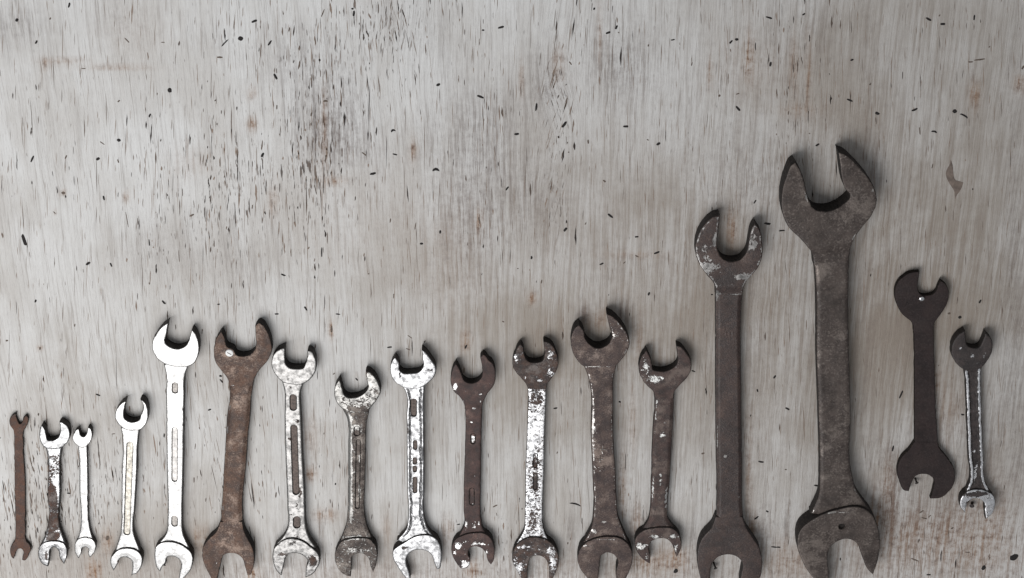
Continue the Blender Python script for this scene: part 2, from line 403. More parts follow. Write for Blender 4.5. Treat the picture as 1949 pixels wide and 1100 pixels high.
# ------------------------------------------------------------------ marks on the board
def fleck_mat():
    return plain('dark_fleck', (0.012, 0.010, 0.009), .85, 0, .5, 900)
M_FLECK = fleck_mat()
M_FAINT = plain('brown_fleck', (0.11, 0.085, 0.068), .85, 0, .4, 900)
FL = [('Q1', 93, 110, 22, 60, 17), ('Q1', 381, 28, 30, 70, 11), ('Q1', 200, 232, 24, 60, 11), ('Q1', 277, 102, 15, 60, 10, 1), ('Q1', 1238, 236, 54, 45, 8), ('Q1', 1325, 212, 28, 0, 26),
      ('Q1', 1400, 117, 34, 22, 14), ('Q1', 1210, 315, 32, 0, 13, 1), ('Q1', 935, 497, 30, 80, 24), ('Q1', 654, 557, 18, 40, 10, 1), ('Q1', 825, 636, 24, 65, 11), ('Q1', 655, 772, 22, 0, 19),
      ('Q1', 178, 875, 46, 62, 11), ('Q1', 563, 788, 30, -40, 9, 1), ('Q1', 539, 875, 25, 30, 16), ('Q1', 651, 887, 22, -78, 10, 1), ('Q1', 572, 1091, 28, -85, 11), ('Q1', 898, 233, 20, 0, 7, 1),
      ('Q1', 460, 377, 24, 0, 7, 1), ('Q1', 363, 865, 26, 60, 10, 1), ('Q1', 700, 222, 34, -50, 10, 1), ('Q1', 348, 1062, 22, 0, 20, 1),
      ('Q2', 68, 236, 36, 54, 11), ('Q2', 523, 48, 13, 0, 11), ('Q2', 531, 74, 32, 80, 13), ('Q2', 100, 422, 36, -65, 14), ('Q2', 1243, 166, 15, 0, 11), ('Q2', 1341, 150, 32, 15, 13),
      ('Q2', 996, 466, 24, 28, 15), ('Q2', 1228, 532, 40, -22, 14), ('Q2', 747, 720, 28, 22, 15, 0, .3), ('Q2', 28, 853, 30, 60, 14), ('Q2', 588, 848, 32, -40, 11, 1), ('Q2', 757, 850, 28, -15, 10),
      ('Q2', 636, 956, 36, 14, 15), ('Q2', 983, 936, 40, 0, 17, 0, .35), ('Q2', 1376, 1037, 30, 55, 10), ('Q2', 175, 162, 26, 80, 10, 1), ('Q2', 107, 590, 28, 85, 9, 1), ('Q2', 360, 72, 52, 66, 8, 1),
      ('Q2', 375, 556, 24, 0, 18, 1), ('Q2', 297, 630, 26, 80, 12, 1),
      ('Q3', 437, 48, 15, 60, 12), ('Q3', 514, 180, 27, 22, 13), ('Q3', 559, 150, 24, 65, 13), ('Q3', 571, 179, 11, -40, 7, 1), ('Q3', 870, 219, 24, 12, 8), ('Q3', 1190, 231, 24, 52, 12),
      ('Q3', 1222, 217, 19, 0, 17), ('Q3', 1400, 97, 36, -17, 11), ('Q3', 1408, 353, 27, 85, 13), ('Q3', 118, 590, 46, 83, 12), ('Q3', 272, 686, 42, 55, 17), ('Q3', 10, 738, 26, 5, 14),
      ('Q3', 611, 696, 30, 0, 14), ('Q3', 790, 792, 26, 36, 15), ('Q3', 1229, 597, 36, -48, 13), ('Q3', 404, 780, 24, -85, 12, 1), ('Q3', 1228, 516, 20, 20, 9, 1), ('Q3', 975, 352, 22, 85, 9, 1), ('Q3', 1127, 527, 16, 80, 15, 1),
      ('Q3', 306, 348, 24, -55, 10, 1), ('Q3', 735, 250, 14, 80, 10, 1), ('Q3', 296, 838, 9, 0, 9, 1), ('Q3', 492, 998, 18, -50, 10, 1), ('Q3', 732, 770, 12, -40, 9, 1),
      ('Q4', 202, 78, 18, 38, 10), ('Q4', 890, 105, 34, -28, 12), ('Q4', 968, 132, 27, 0, 14), ('Q4', 950, 85, 12, 60, 9, 1), ('Q4', 1142, 97, 31, 90, 11), ('Q4', 1172, 328, 58, 8, 12, 1), ('Q4', 1121, 341, 28, 0, 11, 1),
      ('Q4', 468, 330, 19, 20, 11), ('Q4', 456, 552, 36, -25, 12), ('Q4', 608, 624, 28, -25, 16), ('Q4', 814, 604, 36, 25, 13), ('Q4', 1034, 613, 26, -20, 23), ('Q4', 1086, 638, 52, -30, 11, 0, .25),
      ('Q4', 920, 726, 34, -8, 12, 0, .25), ('Q4', 279, 799, 22, 38, 10), ('Q4', 842, 722, 44, -80, 9, 1), ('Q4', 911, 915, 30, 85, 8, 1), ('Q4', 234, 735, 9, 0, 9, 1), ('Q4', 1225, 258, 12, 60, 8, 1), ('Q4', 1410, 372, 24, 70, 14, 1),
      ('Q4', 600, 665, 40, -80, 8, 1), ('Q4', 118, 622, 24, 85, 8, 1), ('Q4', 228, 622, 22, 85, 8, 1),
      ('Q5', 133, 250, 74, -80, 21), ('Q5', 485, 380, 32, 36, 15), ('Q5', 612, 388, 26, -72, 11), ('Q5', 822, 265, 44, 88, 7), ('Q5', 196, 587, 22, 65, 11), ('Q5', 902, 594, 28, -55, 13), ('Q5', 1056, 115, 30, 25, 13, 1),
      ('Q5', 1204, 605, 17, 10, 9), ('Q5', 412, 720, 20, 75, 10, 1), ('Q5', 38, 805, 16, 20, 14, 1), ('Q5', 1215, 1000, 18, 0, 15), ('Q5', 1220, 1028, 30, -55, 11), ('Q5', 220, 848, 20, 80, 13, 1), ('Q5', 1390, 68, 26, 80, 9, 1),
      ('Q5', 986, 340, 80, 88, 6, 1), ('Q5', 700, 140, 90, -86, 7, 1), ('Q5', 758, 150, 44, 88, 6, 1), ('Q5', 1180, 270, 44, 88, 7, 1), ('Q5', 300, 100, 18, -50, 8, 1),
      ('Q6', 143, 559, 30, -22, 12), ('Q6', 106, 774, 24, 0, 10), ('Q6', 266, 744, 30, -62, 12), ('Q6', 443, 775, 28, -8, 9), ('Q6', 354, 435, 62, 88, 8), ('Q6', 1007, 322, 22, 85, 12), ('Q6', 904, 387, 21, 0, 14),
      ('Q6', 728, 957, 28, 10, 11), ('Q6', 1148, 955, 28, 68, 11), ('Q6', 830, 968, 26, -20, 9, 1), ('Q6', 408, 858, 42, 86, 15, 1), ('Q6', 732, 260, 28, 80, 9, 1), ('Q6', 750, 675, 32, 86, 7, 1), ('Q6', 385, 355, 70, 88, 7, 1),
      ('Q6', 1222, 260, 50, -82, 11, 1), ('Q6', 870, 290, 46, 80, 8, 1), ('Q6', 320, 90, 60, -82, 8, 1), ('Q6', 840, 900, 34, -40, 8, 1), ('Q6', 612, 553, 12, 0, 9, 1),
      ('Q7', 757, 262, 40, -40, 14), ('Q7', 510, 338, 30, 55, 16), ('Q7', 323, 493, 22, 85, 12), ('Q7', 903, 378, 22, 5, 11), ('Q7', 1013, 466, 34, 22, 13), ('Q7', 904, 485, 24, -30, 10, 1), ('Q7', 709, 527, 26, 25, 11),
      ('Q7', 835, 520, 18, 40, 9, 1), ('Q7', 970, 692, 22, 70, 13), ('Q7', 725, 70, 18, -30, 10, 1), ('Q7', 621, 305, 16, 70, 9, 1), ('Q7', 167, 846, 14, -20, 9, 1), ('Q7', 378, 625, 26, 80, 10, 1), ('Q7', 248, 553, 9, 0, 8, 1),
      ('P', 323, 228, 16, 0, 15), ('P', 408, 162, 20, 70, 9), ('P', 77, 552, 46, 74, 9), ('P', 43, 778, 32, 86, 9), ('P', 335, 636, 17, -10, 9), ('P', 278, 212, 14, 0, 13, 1), ('P', 235, 430, 8, 80, 6, 1),
      ('H', 436, 843, 36, 10, 16), ('H', 935, 793, 22, -35, 17), ('H', 32, 170, 20, -30, 11, 1), ('I', 592, 528, 100, -18, 17, 0, .25), ('I', 533, 830, 26, 85, 14, 1), ('I', 532, 345, 46, 88, 6, 1), ('I', 450, 128, 24, 75, 12, 1),
      ('O', 48, 276, 28, -28, 12), ('O', 188, 650, 26, -10, 11), ('O', 5, 950, 20, -5, 10), ('O', 40, 572, 12, 0, 10, 1), ('M', 453, 424, 38, -12, 14), ('M', 427, 750, 36, 46, 13), ('M', 490, 713, 22, -35, 13),
      ('M', 116, 376, 22, 20, 16, 1), ('M', 433, 10, 24, -75, 11), ('M', 530, 920, 40, -8, 11), ('L', 418, 12, 28, 60, 10), ('L', 490, 138, 40, -6, 14), ('L', 533, 1030, 26, 62, 14), ('L', 60, 997, 24, -25, 10), ('L', 168, 552, 14, 0, 10),
      ('A', 400, 608, 24, -8, 11), ('A', 570, 35, 32, -25, 13), ('A', 625, 868, 40, 75, 26, 1), ('A', 660, 262, 22, 10, 9, 1), ('B', 545, 803, 32, 22, 16), ('G', 683, 612, 36, 15, 15), ('G', 1015, 445, 56, 30, 22, 1), ('E', 635, 280, 26, 75, 14),
      ('J', 625, 366, 34, -28, 12), ('N', 6, 450, 22, -5, 12), ('N', 72, 483, 30, 5, 9), ('N', 245, 65, 22, 38, 9), ('R', 485, 1082, 28, 0, 12), ('R', 955, 985, 54, 40, 46), ('R', 788, 1043, 38, 80, 28),
      ('R', 615, 825, 20, 40, 17, 1), ('K', 460, 1035, 56, 60, 46), ('R', 445, 735, 34, 40, 12, 1), ('R', 460, 770, 40, -20, 12, 1), ('R', 490, 760, 24, 50, 10, 1), ('R', 700, 958, 30, 0, 10, 1), ('R', 410, 1000, 60, -25, 12, 1), ('R', 430, 895, 26, 80, 12, 1),
      ('G', 1030, 520, 40, -82, 10, 1), ('D', 622, 418, 28, 40, 14, 1), ('D', 820, 466, 38, -55, 15), ('D', 535, 940, 26, 75, 12, 1), ('C', 420, 310, 60, 85, 14, 1), ('C', 515, 470, 44, 80, 11, 1), ('C', 430, 40, 60, 80, 10, 1), ('C', 1080, 430, 60, 82, 16, 1)]
def fleck(c, x, y, L, ang, W, faint=0, bend=0.0):
    s = CR[c][2]
    cx, cy = px(c, x, y)
    L /= s; W /= s
    if faint: W *= .8
    k = max(6, min(14, int(L / 2) * 2))
    a = math.radians(ang); ca, sa = math.cos(a), math.sin(a)
    loc = at([(cx, cy)])[0]
    ring = []
    rr = random.Random(int(cx * 31 + cy * 7))
    for i in range(12):
        t = 2 * math.pi * i / 12
        e = .62 if L > W * 1.5 else 1.0
        lx = math.copysign(abs(math.cos(t)) ** e, math.cos(t)) * L / 2 * rr.uniform(.86, 1.08)
        ly = math.sin(t) * W / 2 * rr.uniform(.8, 1.1)
        ly += bend * W * (1 - (2 * lx / L) ** 2) * 2 - bend * W
        ring.append((lx, ly))
    vs, fs = [], []
    for f, z in ((1.0, 0.02), (.62, .55), ):
        for lx, ly in ring:
            q = (lx * f, ly * f)
            vs.append(((q[0] * ca - q[1] * sa) * U, (q[0] * sa + q[1] * ca) * U, z * U * (.5 if faint else 1)))
    vs.append((0, 0, .62 * U * (.5 if faint else 1)))
    for i in range(12):
        j = (i + 1) % 12
        fs.append((i, j, 12 + j, 12 + i)); fs.append((12 + i, 12 + j, 24))
    o = link('fleck', vs, fs, M_FAINT if faint else M_FLECK, board)
    o.location = (loc[0], loc[1], 0.0)
    return o
for f in FL: fleck(*f)

# scar where the white skin has flaked off (right side)
sc = curve([(1012, 878, 1), (1022, 905), (1026, 945), (1034, 985), (1052, 1003), (1082, 1005, 1), (1072, 1035), (1056, 1062), (1046, 1075), (1038, 1098, 1), (1030, 1050), (1012, 1022), (996, 995), (985, 955), (992, 930), (1004, 910)], True, 4)
sc = at([px('Q4', *p) for p in sc]); sc0 = sc.mean(0)
n_ = len(sc)
vs = [(p[0] - sc0[0], p[1] - sc0[1], .00002) for p in sc] + [((p[0] - sc0[0]) * .8, (p[1] - sc0[1]) * .8, .00016) for p in sc] + [(0, 0, .00018)]
fs = [(i, (i + 1) % n_, n_ + (i + 1) % n_, n_ + i) for i in range(n_)] + [(n_ + i, n_ + (i + 1) % n_, 2 * n_) for i in range(n_)]
o = link('bark_scar', vs, fs if area(sc) > 0 else [f[::-1] for f in fs], plain('scar_brown', srgb(112, 100, 92), .85, 0, .25, 300), board)
o.location = (sc0[0], sc0[1], 0)

# fine splits along the grain, too many to count
sv, sf, stint = [], [], []
cand = np.column_stack([rng.uniform(-10, 1960, 60000), rng.uniform(-10, 1110, 60000)])
glines = np.sort(rng.uniform(-10, 1960, 330))
gl = glines[rng.integers(0, 330, len(cand))]
snap = rng.uniform(0, 1, len(cand)) < .72
cand[:, 0] = np.where(snap, gl + rng.normal(0, .9, len(cand)) + 5 * np.sin(cand[:, 1] * .008 + gl), cand[:, 0])
den = np.clip(field(cand, DENSE, .10), 0, 1.1) ** 1.5
mod = np.sin(cand[:, 0] * .045 + 2 * np.sin(cand[:, 1] * .006)) * .5 + np.sin(cand[:, 0] * .013 + 1.7) * .5
den = den * (1 + .6 * mod) * .145
keep = rng.uniform(0, 1, len(cand)) < den
cand = cand[keep]
def slant_at(p):
    s_ = 0.0
    for x, y, rx, ry, a in [(100, 950, 260, 170, .20), (430, 900, 80, 130, .22), (1060, 200, 40, 130, -.38), (1062, 390, 25, 80, -.25), (760, 60, 80, 120, .20)]:
        s_ += a * math.exp(-(((p[0] - x) / rx) ** 2 + ((p[1] - y) / ry) ** 2))
    return s_
long_ = np.column_stack([rng.uniform(-10, 1960, 2300), rng.uniform(-10, 1110, 2300)])
def split(p, L, W, lo_t, hi_t):
    sl = slant_at(p) + rng.normal(0, .03)
    n_ = 3 if L < 14 else 5
    ts = np.linspace(-.5, .5, n_ + 1)
    cx = np.cumsum(rng.normal(0, .16 * W, n_ + 1)); cx -= cx.mean()
    left, right = [], []
    for k_, t_ in enumerate(ts):
        w_ = W / 2 * (1 - (2 * t_) ** 2) * rng.uniform(.6, 1.25)
        left.append((sl * t_ * L + cx[k_] - w_, t_ * L)); right.append((sl * t_ * L + cx[k_] + w_, t_ * L))
    q = left + right[-2:0:-1]
    A_ = at([(p[0] + a, p[1] + b) for a, b in q])
    k = len(sv); m_ = len(q)
    sv.extend([(a[0], a[1], .00004) for a in A_])
    for i_ in range(n_):
        l0, l1 = k + i_, k + i_ + 1
        r0 = k + (m_ - i_) % m_ if i_ else k
        r1 = k + (m_ - i_ - 1) if i_ + 1 < n_ else k + n_
        f_ = [l0, l1] + ([r1] if r1 != l1 else []) + ([r0] if r0 != l0 else [])
        sf.append(tuple(f_))
    stint.extend([float(rng.uniform(lo_t, hi_t))] * m_)
for p in cand:
    split(p, float(np.clip(rng.lognormal(2.6, .65), 4, 80)), float(np.clip(rng.lognormal(.36, .48), .6, 3.6)), 0, 1.05)
for p in long_:
    split(p, float(np.clip(rng.lognormal(3.3, .5), 14, 110)), float(rng.uniform(.6, 1.3)), .45, 1.25)
t = NT('grain_split_brown')
tint = t.n('ShaderNodeAttribute', attribute_name='tint').outputs['Fac']
t.set('Base Color', t.mix(t.ramp(tint, 0.1, 1.0), srgb(42, 34, 30), srgb(140, 124, 112)))
t.set('Roughness', .9)
o = link('grain_split', sv, sf, t.m, board, smooth=False, attrs={'tint': stint})
o['kind'] = 'stuff'

# ------------------------------------------------------------------ wrenches
GROUP = 'open-ended wrenches laid in a row on the board'
def caps_sd(P, A, B, r):
    A = np.array(A); B = np.array(B)
    ab = B - A
    t_ = np.clip(((P - A) @ ab) / (ab @ ab + 1e-9), 0, 1)
    return np.linalg.norm(P - A - t_[:, None] * ab, axis=1) - r
def caps_ring(A, B, r, k=1.3):
    A = np.array(A, float); B = np.array(B, float)
    ab = B - A; L = np.linalg.norm(ab) + 1e-9; t_ = ab / L; n_ = np.array([-t_[1], t_[0]])
    out = []
    m = max(2, int(L / k))
    for i in range(m + 1):
        out += [A + ab * i / m + n_ * r, A + ab * i / m - n_ * r]
    h = max(3, int(math.pi * r / k))
    for i in range(1, h):
        a = math.pi * i / h
        out += [A - t_ * math.sin(a) * r + n_ * math.cos(a) * r, B + t_ * math.sin(a) * r + n_ * math.cos(a) * r]
    return np.array(out)

def worn_edge(Q, amp=.22, nicks=5):
    if area(Q) < 0: Q = Q[::-1]
    n = len(Q)
    tang = np.roll(Q, -1, 0) - np.roll(Q, 1, 0)
    nor = np.stack([-tang[:, 1], tang[:, 0]], 1); nor /= np.linalg.norm(nor, axis=1)[:, None] + 1e-9
    k = rng.normal(0, 1, n)
    for _ in range(2): k = (np.roll(k, 1) + k + np.roll(k, -1)) / 3
    off = amp * k
    for _ in range(nicks):
        i = rng.integers(0, n); w_ = rng.uniform(.8, 2.2)
        dd = np.minimum(np.abs(np.arange(n) - i), n - np.abs(np.arange(n) - i))
        off += rng.uniform(.4, 1.2) * np.exp(-(dd / w_) ** 2)
    return Q + nor * off[:, None]

def wrench(label, mat, T, Bc, ht, hb, HL, HR, h_head, h_mid, blend_t=0, blend_b=0, prof=('flat', 3.0), base=(0, 0, 0), blobs=(), slots=(), slotmat=None,
           edge=0.0, rails=None, headbev=2.6, emboss=(), holes=(), bumpy=0.0, band=None):
    """T, Bc: crops of the upper and lower half; ht/hb: head outlines; HL/HR: handle edges as (crop, x, y); heights in photo pixels"""
    h_head *= 1.18; h_mid *= 1.12
    zh = h_head; zm = h_head / 2 + h_mid / 2; z0m = max(.15, h_head / 2 - h_mid / 2)
    toU = lambda pts, z: at(pts, z * U) / U
    Ht = curve([tuple(px(T, p[0], p[1])) + tuple(p[2:]) for p in ht]); Hb = curve([tuple(px(Bc, p[0], p[1])) + tuple(p[2:]) for p in hb])
    Ht = worn_edge(toU(Ht, zh)); Hb = worn_edge(toU(Hb, zh))
    L = toU(curve([px(*p) for p in HL], False, 3.0), zm); R = toU(curve([px(*p) for p in HR], False, 3.0), zm)
    # axis (from the top neck to the bottom neck)
    mt, mb = (L[0] + R[0]) / 2, (L[-1] + R[-1]) / 2
    ax = (mb - mt); LEN = np.linalg.norm(ax); ax /= LEN
    def cap(Lp, Rp, d):
        w_ = Rp - Lp
        return [Lp + w_ * .14 + d, Lp + w_ * .5 + d * 1.15, Rp - w_ * .14 + d]
    wt = np.linalg.norm(R[0] - L[0]); wb = np.linalg.norm(R[-1] - L[-1])
    top = cap(L[0], R[0], -ax * min(6, wt * .18)); bot = cap(R[-1], L[-1], ax * min(6, wb * .10))
    H = worn_edge(np.concatenate([L[::-1], np.array(top), R, np.array(bot)]), .18, 7)
    org = np.concatenate([Ht, Hb]).mean(0) * U
    root = empty('wrench', (org[0], org[1], 0.0001), label, 'wrench', GROUP)
    rb = [(toU([px(c, x, y)], zm)[0], rx / CR[c][2], ry / CR[c][2], v) for c, x, y, rx, ry, v in blobs]
    rh = [(toU([px(c, x, y)], zm)[0], r / CR[c][2]) for c, x, y, r in holes]
    sl = [(toU([px(c, x0, y0)], zm)[0], toU([px(c2, x1, y1)], zm)[0], r, dp) for (c, x0, y0), (c2, x1, y1), r, dp in slots]
    em = [(toU([px(c, x0, y0)], zm)[0], toU([px(c, x1, y1)], zm)[0], r, dp) for c, x0, y0, x1, y1, r, dp in emboss]
    wv = [(rng.uniform(-1, 1), rng.uniform(-1, 1), rng.uniform(14, 60), rng.uniform(0, 6.3)) for _ in range(9)]
    def wob(V):
        o_ = np.zeros(len(V))
        for a_, b_, lam, p_ in wv:
            n_ = math.hypot(a_, b_)
            o_ += np.sin((V[:, 0] * a_ + V[:, 1] * b_) / n_ * 6.28 / lam + p_ + 1.5 * np.sin((V[:, 0] * b_ - V[:, 1] * a_) / n_ * .05)) * lam / 60
        return bumpy * o_ * .5
    def slot_grime_shade(V, d):  # dirt and painted shade in rail grooves, slot rims and holes
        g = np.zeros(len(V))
        if rails and isinstance(d, np.ndarray) and rail_grime_shade[0]:
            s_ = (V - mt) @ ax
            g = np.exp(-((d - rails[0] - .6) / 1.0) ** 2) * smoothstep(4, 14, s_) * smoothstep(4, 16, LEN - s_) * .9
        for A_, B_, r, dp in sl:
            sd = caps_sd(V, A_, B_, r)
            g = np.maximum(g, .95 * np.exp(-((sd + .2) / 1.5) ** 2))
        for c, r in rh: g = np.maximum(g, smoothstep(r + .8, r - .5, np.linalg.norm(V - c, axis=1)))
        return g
    def pl(bv, is_handle):
        def f(V, d):
            v = np.full(len(V), float(bv))
            for c, rx, ry, a in rb:
                v += a * np.exp(-(((V[:, 0] - c[0]) / rx) ** 2 + ((V[:, 1] - c[1]) / ry) ** 2))
            v += edge * np.exp(-((d - 3.3) / 1.5) ** 2)
            if is_handle and band:
                s_ = (V - mt) @ ax
                v += band[2] * smoothstep(band[0] - .8, band[0] + .8, d) * smoothstep(band[1] + .8, band[1] - .8, d) * smoothstep(0, 8, s_) * smoothstep(0, 6, LEN - s_)
            if is_handle:
                for A_, B_, r, dp in em: v += 1.0 * smoothstep(.8, -.5, caps_sd(V, A_, B_, r))
                for A_, B_, r, dp in sl: v -= .25 * smoothstep(1, -1, caps_sd(V, A_, B_, r))
            for c, r in rh: v -= 3 * smoothstep(1.6 * r, r, np.linalg.norm(V - c, axis=1))
            return v
        return f
    def head_z(neck, sign, blend):
        def f(V, d):
            b = headbev
            k = np.clip(d / b, 0, 1)
            z = zh - b * .75 * (1 - np.sqrt(np.maximum(0, 1 - (1 - k) ** 2)))
            z = z + .35 * smoothstep(b, b * 5, d) + wob(V)
            if blend:
                s_ = (V - neck) @ (-ax * sign)
                m = smoothstep(-4, blend, s_)
                z = z - (zh - zm - .3) * (1 - m)
            for c, r in rh: z = z - 5 * smoothstep(r + .8, r - .8, np.linalg.norm(V - c, axis=1))
            return np.maximum(z, 1.0)
        return f
    def mid_z(V, d):
        kind, b = prof[0], prof[1]
        k = np.clip(d / b, 0, 1)
        if kind == 'flat': z = zm - b * .6 * (1 - np.sqrt(np.maximum(0, 1 - (1 - k) ** 2)))
        elif kind == 'chamfer': z = zm - prof[2] * (1 - smoothstep(0.0, 1.0, k) * .35 - k * .65)
        else: z = zm - prof[2] * (1 - np.sqrt(np.maximum(0, 1 - (1 - k) ** 2)))
        if rails:
            rw, dp, rin = rails
            s_ = (V - mt) @ ax
            inr = smoothstep(4, 14, s_) * smoothstep(4, 16, LEN - s_)
            z = z - dp * inr * smoothstep(rw, rw + 1.8, d) * (1 if rin is None else 1 - smoothstep(rin - 1.5, rin, d))
        z = z + wob(V)
        for A_, B_, r, dp in sl: z = z - dp * smoothstep(.8, -.8, caps_sd(V, A_, B_, r))
        for A_, B_, r, dp in em: z = z + dp * smoothstep(.6, -.7, caps_sd(V, A_, B_, r))
        return np.maximum(z, z0m + .6)
    ex = []
    for A_, B_, r, dp in sl: ex += [caps_ring(A_, B_, r + .9), caps_ring(A_, B_, max(.4, r - .9))]
    for A_, B_, r, dp in em: ex += [caps_ring(A_, B_, r + .7), caps_ring(A_, B_, max(.3, r - .5))]
    hx = []
    for c, r in rh: hx += [caps_ring(c, c + .01, r + .9), caps_ring(c, c + .01, max(.4, r - .9))]
    hx = np.concatenate(hx) if hx else None
    ex = np.concatenate(ex) if ex else None
    rail_grime_shade = [False]
    plate('jaw_head', Ht, 0.0, head_z(mt, 1, blend_t), mat, root, org, pl(base[0], False), headbev, extra=hx, grime_shade_fun=slot_grime_shade)
    plate('jaw_head', Hb, 0.0, head_z(mb, -1, blend_b), mat, root, org, pl(base[2], False), headbev, extra=hx, grime_shade_fun=slot_grime_shade)
    rail_grime_shade[0] = True
    hd = plate('handle', H, z0m, mid_z, mat, root, org, pl(base[1], True), min(prof[1], 3.2), extra=ex, grime_shade_fun=slot_grime_shade)
    if slotmat:
        for si, (A_, B_, r, dp) in enumerate(sl):
            ring = caps_ring(A_, B_, r * .86, 1.5)
            c = (A_ + B_) / 2
            dirv = (B_ - A_) / (np.linalg.norm(B_ - A_) + 1e-9)
            # order the ring by walking round the capsule
            s_ = (ring - c) @ dirv; n_ = (ring - c) @ np.array([-dirv[1], dirv[0]])
            Lh = np.linalg.norm(B_ - A_) / 2
            ang = np.arctan2(n_, s_ * (r / (Lh + r)))
            ring = ring[np.argsort(ang)]
            zz = zm - dp + .35
            k = len(ring)
            vs = [((p[0]) * U - org[0], p[1] * U - org[1], zz * U) for p in ring] + [(c[0] * U - org[0], c[1] * U - org[1], (zz + .1) * U)]
            o_ = link('slot', vs, [(i, (i + 1) % k, k) for i in range(k)], slotmat[si % len(slotmat)] if isinstance(slotmat, (list, tuple)) else slotmat, hd, smooth=False, attrs={'plating': [base[1] - .3] * (k + 1)})
    return root

c1 = lambda *a: a
brown_slot = plain('slot_grime', srgb(150, 140, 132), .6, 0.0, .4, 700)
dark_slot = plain('slot_rust', srgb(92, 80, 74), .7, 0.0, .5, 700)
tan_slot = plain('slot_tan', srgb(206, 200, 188), .5, 0.2, .45, 380)
pale_slot = plain('slot_pale', srgb(208, 204, 200), .5, 0.2, .30, 380)
mid_slot = plain('slot_mid', srgb(172, 166, 160), .5, 0.1, .45, 420)

# 1 ---------------- small rusty
wrench('smallest all-rusty brown flat wrench at the far left end of the row', metal('brown_rust', 1, rust=srgb(92, 62, 48), rust2=srgb(66, 46, 38), worn=srgb(112, 82, 66), rubbed=0.3),
       'A', 'A',
       [(93, 138, 1), (97, 165), (105, 190), (114, 204), (124, 200), (132, 185), (137, 163), (149, 152, 1), (163, 165), (163, 195), (150, 226), (138, 248), (136, 272, 1), (82, 272, 1), (77, 240), (60, 215), (54, 185), (66, 158)],
       [(90, 868, 1), (77, 893), (60, 925), (60, 960), (70, 983), (80, 990, 1), (93, 955), (108, 932), (122, 930), (136, 948), (131, 975), (128, 996, 1), (140, 1000), (165, 975), (180, 937), (172, 905), (152, 885), (148, 868, 1)],
       [('A', 82, 255), ('A', 84, 400), ('A', 84, 520), ('A', 88, 700), ('A', 90, 800), ('A', 88, 885)], [('A', 137, 255), ('A', 139, 400), ('A', 146, 520), ('A', 148, 700), ('A', 148, 800), ('A', 150, 885)],
       7, 6.2, 6, 6, base=(-2, -2, -2), headbev=1.6, prof=('flat', 1.6))
# 2
wrench('short chrome wrench with a brown rusty handle, second from the left', metal('chrome_brown', 2, rust=srgb(88, 56, 40), rust2=srgb(48, 34, 28), chrome_rough=.26, chrome=(0.34, 0.34, 0.342), dull=0.6, amp=1.0),
       'A', 'A',
       [(243, 210, 1), (262, 240), (268, 270), (277, 297), (305, 300), (332, 288), (347, 262), (348, 225), (345, 192, 1), (366, 195), (390, 215), (405, 250), (403, 290), (382, 325), (350, 346), (305, 352), (258, 342), (236, 312), (228, 268), (233, 230)],
       [(240, 905), (275, 890), (325, 886), (370, 898), (388, 930), (386, 985), (372, 1022, 1), (347, 985), (337, 940), (315, 922), (293, 935), (287, 985), (280, 1036, 1), (248, 1022), (225, 985), (222, 940)],
       [('A', 262, 335), ('A', 273, 390), ('A', 275, 600), ('A', 275, 800), ('A', 262, 850), ('A', 238, 905)], [('A', 362, 335), ('A', 353, 390), ('A', 352, 600), ('A', 348, 800), ('A', 362, 850), ('A', 385, 905)],
       17, 12, 0, 0, prof=('round', 5.0, 3.5), base=(1.6, -.1, 1.1), blobs=[('A', 310, 365, 50, 20, 1.5), ('A', 300, 430, 20, 30, .6), ('A', 320, 540, 20, 30, .8), ('A', 305, 640, 25, 70, -1.6), ('A', 315, 770, 40, 40, -1.4), ('A', 340, 600, 8, 140, 1.1),
                                               ('A', 250, 880, 16, 25, 1.3), ('A', 360, 880, 20, 25, 1.3), ('A', 312, 860, 22, 30, -1.4), ('A', 275, 970, 14, 60, -1.6), ('A', 312, 900, 24, 20, -.8)], edge=.3)
# 3
wrench('slim short all-chrome wrench, third from the left, touching the rust-handled one', metal('bright_chrome_slim', 3, chrome=(0.36, 0.357, 0.352), chrome_rough=.33, amp=0.8, dull=0.86, pit=0.25, bump=0.6),
       'A', 'A',
       [(458, 228, 1), (463, 250), (470, 272), (488, 280), (503, 265), (508, 240), (512, 222, 1), (526, 232), (536, 262), (530, 300), (508, 332), (480, 345), (450, 332), (424, 302), (423, 268), (438, 242)],
       [(440, 888), (465, 870), (500, 864), (538, 876), (557, 908), (550, 950), (522, 985, 1), (512, 960), (514, 932), (498, 920), (480, 930), (470, 962), (457, 990, 1), (442, 968), (434, 925)],
       [('A', 450, 325), ('A', 457, 380), ('A', 462, 600), ('A', 470, 760), ('A', 464, 830), ('A', 442, 885)], [('A', 506, 328), ('A', 509, 400), ('A', 513, 600), ('A', 517, 760), ('A', 528, 835), ('A', 550, 885)],
       13, 9.5, 0, 0, prof=('round', 3.0, 2.0), base=(1.6, 1.6, 1.6), blobs=[('A', 490, 670, 9, 20, -1.3)], headbev=2)
